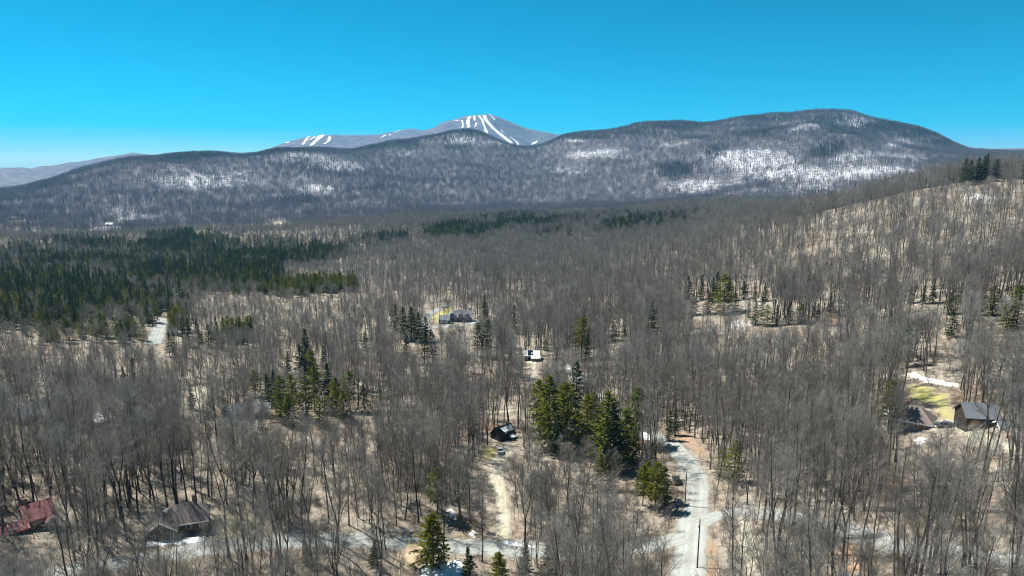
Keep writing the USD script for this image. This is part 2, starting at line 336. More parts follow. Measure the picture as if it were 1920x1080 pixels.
# ------------------------------------------------------------------ the ground sheet
GX, GY = RR[None, :] * np.sin(AZ[:, None]), RR[None, :] * np.cos(AZ[:, None])
SNOW = [  # where snow still lies on the floor of the woods: column, row, spreads, depth of cover
    (380, 335, 130, 30, .45), (250, 318, 60, 14, .28), (235, 400, 60, 22, .41), (570, 296, 70, 12, .5), (640, 312, 55, 12, .48), (590, 356, 36, 12, .52),
    (650, 408, 70, 16, .36), (770, 290, 50, 9, .44), (860, 262, 55, 9, .50), (925, 268, 36, 7, .5), (1080, 264, 36, 4, .45), (1130, 290, 95, 13, .46),
    (1060, 318, 90, 15, .42), (1250, 270, 60, 10, .42), (1540, 230, 55, 9, .52), (1490, 238, 30, 8, .52), (1600, 228, 40, 12, .5), (1400, 305, 95, 25, .52), (1500, 330, 95, 26, .50),
    (1640, 310, 90, 30, .56), (1720, 332, 70, 22, .54), (1330, 350, 95, 18, .50), (1230, 360, 70, 11, .40), (1690, 268, 50, 14, .46), (1560, 360, 120, 14, .42),
    (1850, 372, 50, 16, .46), (1830, 402, 24, 10, .42), (1420, 460, 18, 7, .36), (1475, 500, 20, 7, .36), (1590, 566, 22, 8, .44), (1385, 612, 32, 15, .46), (1700, 470, 90, 50, .24),
    (1370, 492, 60, 30, .25), (590, 565, 60, 5, .40), (680, 556, 50, 5, .30), (845, 968, 14, 26, .45), (1030, 1000, 30, 18, .38), (200, 425, 40, 6, .3)]
spx, spy = project(np.stack([GX, GY, ZG], -1))
patchy = 0.72 + 0.56 * meshkit.fbm(np.stack([GX / 150, GY / 150, 0 * GX], -1), 4, 77)
front = (GY > 20) & (np.abs(AZ)[:, None] < math.radians(50))
snow = np.zeros_like(ZG)
for cx, cy, sx, sy, w in SNOW:
    snow = np.maximum(snow, w * np.exp(-0.28 * ((spx - cx) / sx) ** 2 - 0.28 * ((spy - cy) / sy) ** 2))
snow = np.minimum(snow * 0.95, 0.435)
high = np.clip((ZG - 140) / 330, 0, 1) * np.clip((RR[None, :] - 1900) / 1000, 0, 1)
snow = np.where(front, np.maximum(snow * np.where(RR[None, :] > 1700, patchy, 1.0), 0.40 * high * patchy), 0.40 * high * patchy)
snow[:, RR > 5500] = 0.0
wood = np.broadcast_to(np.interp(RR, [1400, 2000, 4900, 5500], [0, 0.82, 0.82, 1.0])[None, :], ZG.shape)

na, nr = ZG.shape
V = np.stack([GX, GY, ZG], -1).reshape(-1, 3)
I, J = np.meshgrid(np.arange(na), np.arange(nr - 1), indexing='ij')
I2 = (I + 1) % na
quad = np.stack([I * nr + J, I2 * nr + J, I2 * nr + J + 1, I * nr + J + 1], -1).reshape(-1, 4)
fan_c = len(V)
V = np.vstack([V, [[0, 0, float(ZG[:, 0].mean())]]])
fan = np.stack([np.full(na, fan_c), ((np.arange(na) + 1) % na) * nr, np.arange(na) * nr], 1)
FAC = np.vstack([quad[:, [0, 2, 1]], quad[:, [0, 3, 2]], fan])
_n = np.cross(V[FAC[0, 1]] - V[FAC[0, 0]], V[FAC[0, 2]] - V[FAC[0, 0]])
if _n[2] < 0:
    FAC = FAC[:, ::-1]
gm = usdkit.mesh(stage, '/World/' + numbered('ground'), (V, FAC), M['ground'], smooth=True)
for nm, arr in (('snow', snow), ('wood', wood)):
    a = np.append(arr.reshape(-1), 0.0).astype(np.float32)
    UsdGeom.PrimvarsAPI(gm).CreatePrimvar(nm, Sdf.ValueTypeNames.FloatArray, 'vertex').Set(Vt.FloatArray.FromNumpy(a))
tag(gm, 'rolling leaf covered forest floor running up to the hills', None, None, 'structure')

# ------------------------------------------------------------------ sheets laid over the ground
from scipy.spatial import Delaunay
EDGE = [None]
def prim_attr(m, **arrs):
    for k, a in arrs.items():
        UsdGeom.PrimvarsAPI(m).CreatePrimvar(k, Sdf.ValueTypeNames.FloatArray, 'vertex').Set(Vt.FloatArray.FromNumpy(np.asarray(a, np.float32)))
    return m

def drape(poly, off, dome=0.0, res=None, lump=0.0):
    """A sheet over the polygon (world x, y), following the ground at the height off above it."""
    c = poly.centroid
    r = math.hypot(c.x, c.y)
    res = res or float(np.clip(math.sqrt(poly.area / 500.0), 0.5, 30.0))
    b = poly.exterior
    rim = np.array([b.interpolate(s).coords[0] for s in np.arange(0, b.length, res * 0.8)])
    x0, y0, x1, y1 = poly.bounds
    gx, gy = np.meshgrid(np.arange(x0, x1, res), np.arange(y0, y1, res))
    g = np.stack([gx.ravel(), gy.ravel()], 1)
    g = g[contains_xy(poly.buffer(-res * 0.35), g[:, 0], g[:, 1])] if len(g) else g
    P = np.vstack([rim, g]) if len(g) else rim
    t = Delaunay(P).simplices
    cen = P[t].mean(1)
    t = t[contains_xy(poly, cen[:, 0], cen[:, 1])]
    z = ground(P[:, 0], P[:, 1]) + off + r * 0.0004
    if not dome:
        z[:len(rim)] -= off + 0.10 + r * 0.0004
    if dome:
        d = np.zeros(len(P))
        import shapely
        d[len(rim):] = shapely.distance(shapely.points(P[len(rim):]), b)
        z += dome * (1 - np.exp(-d / (0.9 * dome + 0.5)))
        z[:len(rim)] -= off + 0.02 + r * 0.0004
        if lump:
            z += lump * (meshkit.fbm(np.stack([P[:, 0] / 1.7, P[:, 1] / 1.7, 0 * z], -1), 3, 4) - 0.5) * np.clip(d, 0, 1)
    A, B, C = P[t[:, 0]], P[t[:, 1]], P[t[:, 2]]
    flip = (B[:, 0] - A[:, 0]) * (C[:, 1] - A[:, 1]) - (B[:, 1] - A[:, 1]) * (C[:, 0] - A[:, 0]) < 0
    t[flip] = t[flip][:, ::-1]
    import shapely
    EDGE[0] = shapely.distance(shapely.points(P), b)
    return np.column_stack([P, z]), t

def world_poly(pixels):
    return Polygon([tuple(at(*p)[:2]) for p in pixels]).buffer(0)

def biggest(p):
    return max(p.geoms, key=lambda g: g.area) if hasattr(p, 'geoms') else p

def ragged(poly, amp, scale, seed):
    b = biggest(poly).exterior
    n = max(24, int(b.length / (scale * 0.5)))
    q = np.array([b.interpolate(s * b.length / n).coords[0] for s in range(n)])
    d = (meshkit.fbm(np.column_stack([q / scale, np.full(n, seed)]), 3, seed) - 0.5) * 2 * amp
    nx = np.roll(q, -1, 0) - np.roll(q, 1, 0)
    nx = np.column_stack([nx[:, 1], -nx[:, 0]]) / (np.linalg.norm(nx, axis=1, keepdims=True) + 1e-9)
    return biggest(Polygon(q + nx * d[:, None]).buffer(0))

CLEAR = []          # ground kept free of trees: (polygon, margin)
def track(name, label, pixels, width, mat, off, rag=1.0, seed=1, clear=0.5):
    P = np.array([at(*p)[:2] for p in pixels])
    w = np.broadcast_to(np.asarray(width, float), (len(P),)) / 2
    s = np.r_[0, np.cumsum(np.linalg.norm(np.diff(P, axis=0), axis=1))]
    u = np.linspace(0, s[-1], max(8, int(s[-1] / 3)))
    X, Y, Wd = PchipInterpolator(s, P[:, 0])(u), PchipInterpolator(s, P[:, 1])(u), np.interp(u, s, w)
    Q = np.column_stack([X, Y])
    t = np.gradient(Q, axis=0)
    t /= np.linalg.norm(t, axis=1, keepdims=True)
    nrm = np.column_stack([t[:, 1], -t[:, 0]])
    poly = biggest(Polygon(np.vstack([Q + nrm * Wd[:, None], (Q - nrm * Wd[:, None])[::-1]])).buffer(0))
    poly = ragged(poly, rag, 3.5, seed)
    d = drape(poly, off, res=1.0)
    m = prim_attr(usdkit.mesh(stage, '/World/' + numbered(name), d, mat, smooth=True), edge=EDGE[0])
    import shapely
    lat = shapely.distance(shapely.points(d[0][:, :2]), LineString(Q)) / (float(np.mean(width)) * 0.5)
    prim_attr(m, lateral=lat)
    tag(m, label, None, None, 'structure')
    CLEAR.append((poly, clear))
    return Q

ROADS = {}
ROADS['main'] = track('gravel_road', 'wide pale gravel road climbing from the bottom edge and bending left between spruces',
    [(1280, 1230), (1284, 1130), (1288, 1080), (1294, 1035), (1299, 990), (1305, 945), (1306, 908), (1291, 872), (1268, 845), (1236, 822), (1205, 806), (1176, 788), (1145, 762), (1108, 730), (1078, 704), (1058, 692), (1035, 690)],
    [9.0, 9.0, 8.8, 8.4, 8.2, 7.6, 7.6, 7.2, 6.8, 6.2, 6, 6, 6, 6, 6, 6, 6], M['gravel'], 0.12, seed=1)
ROADS['lane'] = track('gravel_lane', 'pale gravel lane crossing in front of the roadside spruce to the road junction',
    [(-90, 1092), (60, 1078), (200, 1062), (300, 1046), (400, 1026), (500, 1018), (600, 1015), (700, 1015), (770, 1019), (830, 1023), (900, 1026), (980, 1030), (1060, 1037), (1150, 1036), (1230, 1022), (1290, 1006)],
    7.8, M['gravel'], 0.15, seed=2)
ROADS['right'] = track('gravel_lane', 'pale gravel lane running from the road junction to the right edge',
    [(1305, 985), (1350, 966), (1400, 961), (1460, 967), (1530, 982), (1610, 1002), (1700, 1025), (1800, 1040), (1920, 1053), (2010, 1064)],
    7.0, M['gravel'], 0.18, seed=3)
track('gravel_drive', 'pale gravel drive going down from the right lane to the bottom edge', [(1392, 966), (1398, 1000), (1406, 1050), (1416, 1110), (1425, 1180)], [4, 4, 4.5, 5, 5], M['dirt'], 0.21, seed=4)
ROADS['drive'] = track('dirt_drive', 'tan dirt drive climbing from the lane to the black cabin',
    [(947, 1020), (945, 990), (944, 955), (940, 918), (931, 890), (934, 868), (946, 850), (952, 838)], [5.5, 4.4, 4.2, 4.4, 5, 6, 6.5, 5], M['dirt'], 0.21, seed=5)
ROADS['sandy'] = track('sandy_track', 'tan sandy track leaving the lane beside the roadside spruce',
    [(782, 1016), (776, 1035), (766, 1058), (756, 1085), (745, 1130)], [7.5, 5.0, 4.2, 4.4, 4.6], M['sand'], 0.24, seed=6)
track('gravel_drive', 'short pale drive below the white roofed house', [(1002, 722), (1000, 704), (997, 690), (997, 676)], [5, 5, 5.5, 7], M['dirt'], 0.2, seed=7)
track('gravel_drive', 'curving pale drive round the lawn of the large grey house', [(806, 622), (798, 606), (803, 593), (818, 582), (834, 574), (852, 568)], 7.0, M['gravel'], 0.2, seed=8)
track('gravel_drive', 'pale forecourt below the large grey house', [(798, 612), (820, 614), (850, 613), (880, 609), (896, 603)], [9, 8, 8, 7, 6], M['gravel'], 0.25, seed=9)
track('gravel_road', 'pale gravel road showing in the gap left of the dark spruce clump', [(286, 646), (294, 632), (302, 616), (307, 605), (290, 598), (272, 600)], [11, 11, 11, 9, 6, 5], M['gravel'], 0.25, seed=10)
track('dirt_drive', 'tan dirt track curving away right of the hip roofed house', [(1738, 806), (1775, 796), (1802, 797), (1835, 815), (1872, 836), (1925, 852), (1990, 870)], [9, 8, 5, 5, 5, 5, 5], M['dirt'], 0.2, seed=11)
track('dirt_drive', 'pale strip of dirt drive behind the black cabin', [(868, 778), (900, 774), (930, 773), (965, 770)], 5, M['dirt'], 0.2, seed=12)
track('dirt_drive', 'pale ground among the trunks left of the small blue grey house', [(350, 770), (366, 750), (374, 733), (378, 724)], [7, 9, 9, 7], M['dirt'], 0.2, seed=13)
track('dirt_track', 'thin pale woodland track crossing left of the large grey house', [(520, 572), (560, 567), (600, 564), (650, 563), (690, 560), (740, 550), (775, 545)], 5, M['dirt'], 0.25, seed=14, clear=3)

def sheet(name, label, pixels, mat, off=0.1, rag=1.0, seed=1, kind='structure', clear=0.0, scale=4.0):
    poly = ragged(world_poly(pixels), rag, scale, seed)
    m = prim_attr(usdkit.mesh(stage, '/World/' + numbered(name), drape(poly, off), mat, smooth=True), edge=EDGE[0])
    tag(m, label, None, None, kind)
    CLEAR.append((poly, clear))
    return poly

sheet('lawn', 'yellow green lawn between the hip roofed house and the grey barn', [(1700, 722), (1745, 722), (1782, 742), (1795, 775), (1795, 796), (1762, 800), (1755, 780), (1742, 757), (1700, 753)], M['lawn'], seed=1)
sheet('lawn', 'bright green lawn inside the curve of the drive at the large grey house', [(806, 606), (808, 594), (822, 584), (840, 576), (852, 574), (846, 588), (826, 604)], M['lawn'], seed=2)
sheet('lawn', 'small yellow green lawn in front of the black cabin', [(900, 858), (905, 840), (930, 836), (940, 845), (934, 862), (915, 866)], M['lawn'], seed=3)
sheet('lawn', 'small dry yellow lawn behind the pale gabled houses on the left', [(70, 752), (76, 724), (88, 724), (106, 752), (104, 778), (92, 776)], M['dry'], seed=4)
sheet('field', 'pale grassy field right of the grey gabled house', [(395, 965), (470, 955), (520, 985), (505, 1015), (400, 1022), (385, 1000)], M['dry'], seed=5)
sheet('field', 'grassy ground in front of the grey gabled house', [(265, 1030), (385, 1022), (400, 1040), (330, 1062), (250, 1066)], M['dry'], seed=6)
sheet('field', 'tiny yellow clearing far off at the foot of the hill', [(505, 424), (510, 417), (530, 417), (538, 424)], M['dry'], off=1.0, seed=7, clear=6, scale=20)
sheet('field', 'tiny green clearing beyond the dark spruces', [(366, 446), (372, 439), (392, 438), (400, 443), (385, 446)], M['lawn'], off=1.0, seed=8, clear=6, scale=20)
sheet('field', 'pale clearing round the far house at the left edge', [(8, 420), (18, 414), (48, 413), (62, 418), (40, 421)], M['dry'], off=1.0, seed=9, clear=8, scale=20)
sheet('snow_patch', 'long snowy clearing on the far valley floor at left', [(165, 433), (172, 428), (200, 425), (232, 424), (232, 428), (205, 432)], M['snow'], off=1.0, seed=10, clear=8, scale=20)
sheet('leaf_bank', 'reddish brown leaf bank right of the gravel road at the bottom', [(1318, 1100), (1322, 1050), (1324, 1015), (1336, 1000), (1345, 1030), (1352, 1060), (1362, 1100)], M['leafbank'], seed=11)
sheet('leaf_bank', 'reddish leaf bank above the bend of the gravel road', [(1262, 826), (1270, 808), (1290, 812), (1318, 838), (1330, 856), (1318, 862), (1296, 842)], M['leafbank'], seed=12)
sheet('leaf_bank', 'orange brown leaf bank below the right hand lane', [(1545, 1080), (1560, 1035), (1590, 1015), (1625, 1020), (1640, 1080)], M['leafbank'], seed=13)
sheet('grass_verge', 'ochre grass verge where the sandy track meets the lane', [(735, 1062), (742, 1032), (762, 1024), (770, 1040), (757, 1072)], M['sand'], seed=14, rag=0.8)

def snow_patch(label, pixels, dome=0.45, seed=1):
    poly = ragged(world_poly(pixels), 0.5, 1.6, seed)
    m = prim_attr(usdkit.mesh(stage, '/World/' + numbered('snow_patch'), drape(poly, 0.10, dome=dome * 0.4, lump=0.2), M['snow'], smooth=True), edge=EDGE[0])
    tag(m, label, None, None, 'stuff')
    CLEAR.append((poly, -0.3))
snow_patch('large old snow bank at the foot of the roadside spruce', [(785, 1100), (788, 1068), (800, 1055), (830, 1058), (860, 1048), (872, 1060), (866, 1100)], 0.7, 2)
snow_patch('small snow lump under the sapling spruce left of the sandy track', [(697, 1070), (703, 1057), (717, 1056), (716, 1072), (704, 1078)], 0.4, 3)
snow_patch('long snow bank beside the lane right of the dirt drive', [(938, 1018), (950, 1012), (980, 1022), (1022, 1026), (1022, 1031), (980, 1030), (950, 1026)], 0.5, 4)
snow_patch('white snow bank left of the dirt drive', [(840, 972), (837, 960), (845, 953), (852, 959), (848, 974)], 0.5, 5)
snow_patch('small snow bank behind the lane left of the dirt drive', [(878, 1003), (884, 994), (892, 1000), (889, 1010)], 0.4, 6)
snow_patch('bluish shaded snow strip in front of the grey gabled house', [(270, 1026), (272, 1016), (330, 1013), (388, 1004), (384, 1016), (330, 1024)], 0.4, 7)
snow_patch('long snow bank at the wood edge behind the yellow green lawn', [(1700, 700), (1718, 699), (1742, 710), (1775, 716), (1800, 722), (1795, 728), (1760, 722), (1735, 718), (1708, 708)], 0.5, 8)
snow_patch('snow beside the gravel road bend right of the white roofed house', [(1048, 690), (1062, 684), (1082, 686), (1080, 692), (1060, 694)], 0.4, 9)
snow_patch('snow beside the large grey house', [(882, 606), (890, 599), (898, 602), (896, 608)], 0.4, 10)
snow_patch('snow in the yard below the hip roofed house', [(1712, 826), (1722, 820), (1738, 822), (1736, 832), (1720, 834)], 0.4, 11)
snow_patch('snow on the verge behind the spruces left of the road bend', [(1192, 822), (1200, 808), (1222, 816), (1220, 826)], 0.3, 12)
snow_patch('thin snow in the wood gap on the right hill', [(1560, 572), (1585, 562), (1598, 566), (1585, 574)], 0.3, 13)

# ------------------------------------------------------------------ ski runs on the far mountain
RUNS = [
    ('longest straight ski run from the summit to the foot of the far mountain', [(904, 213.5), (908, 222), (920, 237), (937, 252), (957, 267), (962, 273)], [5, 6, 7, 8, 9, 9]),
    ('broad short ski run left of the longest run', [(881, 219), (877, 228), (879, 240)], [7, 6, 6]),
    ('thin ski run furthest left on the main peak', [(866, 226), (868, 233), (867, 241)], [3, 3, 4]),
    ('short upper ski run just left of the summit', [(889, 218), (890, 227)], [3.5, 3.5]),
    ('short lower ski run just left of the summit', [(893, 231), (891, 239)], [3, 4]),
    ('winding narrow ski run left beside the longest run', [(898, 218), (905, 228), (909, 240), (913, 251)], [3, 3.5, 4, 4]),
    ('thin ski run right of the summit', [(917, 215), (923, 220), (928, 226)], [2, 2.5, 2]),
    ('short forked ski run at the foot right of the longest run', [(957, 258), (964, 263), (970, 268), (972, 274)], [3, 4, 5, 4]),
    ('small bright snow clearing at the right foot of the mountain', [(997, 272), (1004, 268), (1008, 265)], [4, 6, 3]),
    ('small snow clearing on the right flank', [(940, 245), (944, 249)], [3, 3]),
    ('faint cross trail left below the ridge', [(853, 226), (858, 227.5), (862, 228)], [1.6, 2, 1.6]),
    ('broad curved ski run in the middle of the left shoulder', [(605, 254), (596, 262), (587, 270), (583, 274)], [9, 8, 7, 6]),
    ('left ski run of the left shoulder', [(580, 257), (573, 264), (568, 272)], [5, 5, 4]),
    ('slanting ski run joining two runs on the left shoulder', [(591, 257), (583, 262), (577, 264)], [4, 4, 4]),
    ('hooked ski run at the right of the left shoulder', [(618, 257), (617, 265), (608, 271)], [5, 5, 4]),
    ('small snow spot low on the left shoulder', [(537, 268), (541, 269)], [3, 4]),
    ('thin trail along the ridge behind, lower end', [(712, 259), (722, 256), (731, 252)], [2, 3, 3]),
    ('thin trail along the ridge behind, upper end', [(740, 249), (750, 245), (758, 243)], [3, 3, 2])]
for label, line, wpx in RUNS:
    P = np.array([at(x, y, rmin=6700) for x, y in line])
    s = np.r_[0, np.cumsum(np.linalg.norm(np.diff(P[:, :2], axis=0), axis=1))]
    u = np.linspace(0, s[-1], 40)
    Q = np.column_stack([np.interp(u, s, P[:, 0]), np.interp(u, s, P[:, 1])])
    rr = np.hypot(Q[:, 0], Q[:, 1])
    half = 0.5 * np.interp(u, s, wpx) * rr / F
    half *= 0.5 + 1.0 * meshkit.fbm(np.column_stack([u / 90, 0 * u + P[0, 0], 0 * u]), 3, 1)
    side = np.column_stack([Q[:, 1], -Q[:, 0]]) / rr[:, None]
    cols = [Q + side * half[:, None] * k for k in (-1, -0.33, 0.33, 1)]
    v = np.vstack(cols)
    z = ground(v[:, 0], v[:, 1]) + 7.0
    k = np.arange(39)
    fs = [np.stack([c * 40 + k, (c + 1) * 40 + k, (c + 1) * 40 + k + 1, c * 40 + k + 1], 1) for c in range(3)]
    m = usdkit.mesh(stage, '/World/' + numbered('ski_run'), (np.column_stack([v, z]), np.vstack(fs)), M['piste'], smooth=True)
    tag(m, label, None, None, 'structure')

# ------------------------------------------------------------------ tree builders
class MB:
    def __init__(self):
        self.v, self.f, self.n = [], [], 0
    def add(self, v, f):
        self.v.append(np.asarray(v, float)); self.f.append(np.asarray(f, int) + self.n); self.n += len(v)
    def tube(self, P, R, k=3):
        P, R = np.asarray(P, float), np.asarray(R, float)
        t = np.gradient(P, axis=0)
        t /= np.linalg.norm(t, axis=1, keepdims=True) + 1e-9
        ref = np.where(np.abs(t[:, 2:]) < 0.9, [[0, 0, 1.0]], [[1.0, 0, 0]])
        a = np.cross(t, ref); a /= np.linalg.norm(a, axis=1, keepdims=True)
        b = np.cross(t, a)
        th = np.arange(k) * 2 * math.pi / k
        v = P[:, None] + R[:, None, None] * (np.cos(th)[None, :, None] * a[:, None] + np.sin(th)[None, :, None] * b[:, None])
        n = len(P)
        i, j = np.meshgrid(np.arange(n - 1), np.arange(k), indexing='ij')
        i, j = i.ravel(), j.ravel()
        j2 = (j + 1) % k
        q = np.stack([i * k + j, i * k + j2, (i + 1) * k + j2, (i + 1) * k + j], 1)
        self.add(v.reshape(-1, 3), np.vstack([q[:, [0, 1, 2]], q[:, [0, 2, 3]]]))
    def blades(self, A, B, w, rng, tri=True):
        """Tapering thin blades from A to B."""
        A, B = np.asarray(A, float), np.asarray(B, float)
        d = B - A
        s = np.cross(d, rng.normal(size=A.shape))
        s /= np.linalg.norm(s, axis=1, keepdims=True) + 1e-9
        s = s * (np.broadcast_to(w, (len(A),))[:, None] * 0.5)
        n = len(A)
        k = np.arange(n)
        if tri:
            self.add(np.vstack([A - s, A + s, B]), np.stack([k, n + k, 2 * n + k], 1))
        else:
            self.add(np.vstack([A - s, A + s, B + s * 0.45, B - s * 0.45]), np.vstack([np.stack([k, n + k, 2 * n + k], 1), np.stack([k, 2 * n + k, 3 * n + k], 1)]))
    def mesh(self):
        return np.vstack(self.v), np.vstack(self.f)

def unit(v):
    return v / (np.linalg.norm(v, axis=-1, keepdims=True) + 1e-9)

def off_axis(d, ang, rng):
    """d turned by ang about a random side."""
    s = np.cross(d, rng.normal(size=3)); s = unit(s)
    return unit(d * math.cos(ang) + s * math.sin(ang))

def limb(start, d, length, up, wob, n, rng):
    P, p, d = [np.array(start, float)], np.array(start, float), np.array(d, float)
    for _ in range(n):
        d = unit(d + np.array([0, 0, up]) + rng.normal(size=3) * wob)
        p = p + d * length / n
        P.append(p.copy())
    return np.array(P)

def bare_tree(seed, H=19.0, base=0.45, form='single', spread=1.0, nb=13, thick=1.0, lean=0.0, dense=1.0):
    rng = np.random.default_rng(seed)
    trunk, crown = MB(), MB()
    r0 = H * 0.0106 * thick
    leaders = []
    d0 = unit(np.array([lean * math.cos(seed), lean * math.sin(seed), 1.0]))
    if form == 'single':
        P = limb((0, 0, -0.6), d0, H + 0.6, 0.03, 0.05, 10, rng)
        R = r0 * np.linspace(1, 0.16, len(P)) ** 0.9
        R[0] *= 1.35
        trunk.tube(P, R, 5)
        leaders.append((P, R, base))
    else:
        hf = H * rng.uniform(0.30, 0.5)
        P = limb((0, 0, -0.6), d0, hf + 0.6, 0.03, 0.04, 5, rng)
        R = r0 * np.linspace(1, 0.72, len(P))
        R[0] *= 1.3
        trunk.tube(P, R, 5)
        k = 2 if form == 'forked' else 4
        ph = rng.uniform(0, 6.28)
        for i in range(k):
            a = ph + i * 2 * math.pi / k + rng.normal() * 0.3
            til = rng.uniform(0.2, 0.38) * (1.35 if form == 'spreading' else 1.0)
            d = unit(np.array([math.cos(a) * til, math.sin(a) * til, 1.0]))
            Q = limb(P[-1], d, (H - hf) * rng.uniform(0.88, 1.05), 0.06, 0.07, 7, rng)
            RQ = R[-1] * 0.8 * np.linspace(1, 0.15, len(Q))
            trunk.tube(Q, RQ, 4)
            leaders.append((Q, RQ, 0.12))
    tw_a, tw_b = [], []
    for P, R, b0 in leaders:
        L = len(P) - 1
        for i in range(int(nb / len(leaders) ** 0.55)):
            t = b0 + (0.99 - b0) * (i + rng.uniform(0, 1)) / (nb / len(leaders) ** 0.55)
            x = t * L; k = min(int(x), L - 1); f = x - k
            p = P[k] * (1 - f) + P[k + 1] * f
            r = (R[k] * (1 - f) + R[k + 1] * f)
            ax = unit(P[k + 1] - P[k])
            d = off_axis(ax, rng.uniform(0.65, 1.15) * (1.1 - 0.42 * t), rng)
            ln = H * (0.23 + 0.13 * rng.random()) * spread * (1.18 - 0.78 * ((t - b0) / (1 - b0)) ** 1.3)
            B = limb(p, d, ln, 0.11, 0.13, 4, rng)
            RB = min(r * 0.6, 0.10) * np.linspace(1, 0.25, 5)
            crown.tube(B, RB, 3)
            for j in range(int(rng.integers(7, 10) * dense)):
                u = rng.uniform(0.18, 1.0) * 4
                kk = min(int(u), 3); ff = u - kk
                q = B[kk] * (1 - ff) + B[kk + 1] * ff
                dd = off_axis(unit(B[kk + 1] - B[kk]), rng.uniform(0.5, 1.1), rng)
                C = limb(q, dd, ln * rng.uniform(0.22, 0.48), 0.10, 0.16, 2, rng)
                crown.tube(C, [0.024, 0.016, 0.008], 3)
                for m in range(int(7 * dense)):
                    w = rng.uniform(0.15, 1.0) * 2
                    k3 = min(int(w), 1); f3 = w - k3
                    s = C[k3] * (1 - f3) + C[k3 + 1] * f3
                    e = off_axis(unit(C[k3 + 1] - C[k3]), rng.uniform(0.3, 0.8), rng)
                    e = unit(e + np.array([0, 0, 0.16]))
                    tw_a.append(s); tw_b.append(s + e * rng.uniform(0.55, 1.35))
    A, B = np.array(tw_a), np.array(tw_b)
    crown.blades(A, B, 0.017, rng, tri=False)
    for q in range(3):
        t = rng.uniform(0.2, 1.0, (len(A), 1))
        s = A + (B - A) * t
        e = unit(unit(B - A) + rng.normal(size=A.shape) * 0.45 + [0, 0, 0.15])
        crown.blades(s, s + e * rng.uniform(0.3, 0.75, (len(A), 1)), 0.0135, rng)
    return trunk.mesh(), crown.mesh()

def brush(seed, H=3.0, stems=9):
    rng = np.random.default_rng(seed)
    c = MB(); A, B = [], []
    for i in range(stems):
        a, t = rng.uniform(0, 6.28), rng.uniform(0.1, 0.6)
        P = limb((rng.normal() * 0.3, rng.normal() * 0.3, -0.2), unit(np.array([math.cos(a) * t, math.sin(a) * t, 1])), H * rng.uniform(0.6, 1.1), 0.08, 0.12, 4, rng)
        c.tube(P, np.linspace(0.022, 0.008, 5), 3)
        for j in range(12):
            k = rng.integers(1, 4)
            f = rng.random()
            s = P[k] * (1 - f) + P[k + 1] * f
            A.append(s); B.append(s + off_axis(unit(P[k + 1] - P[k]), rng.uniform(0.3, 0.8), rng) * rng.uniform(0.3, 1.0))
    A, B = np.array(A), np.array(B)
    c.blades(A, B, 0.022, rng, tri=False)
    s = A + (B - A) * rng.uniform(0.2, 1, (len(A), 1))
    c.blades(s, s + unit(unit(B - A) + rng.normal(size=A.shape) * 0.5) * 0.45, 0.018, rng)
    return c.mesh()

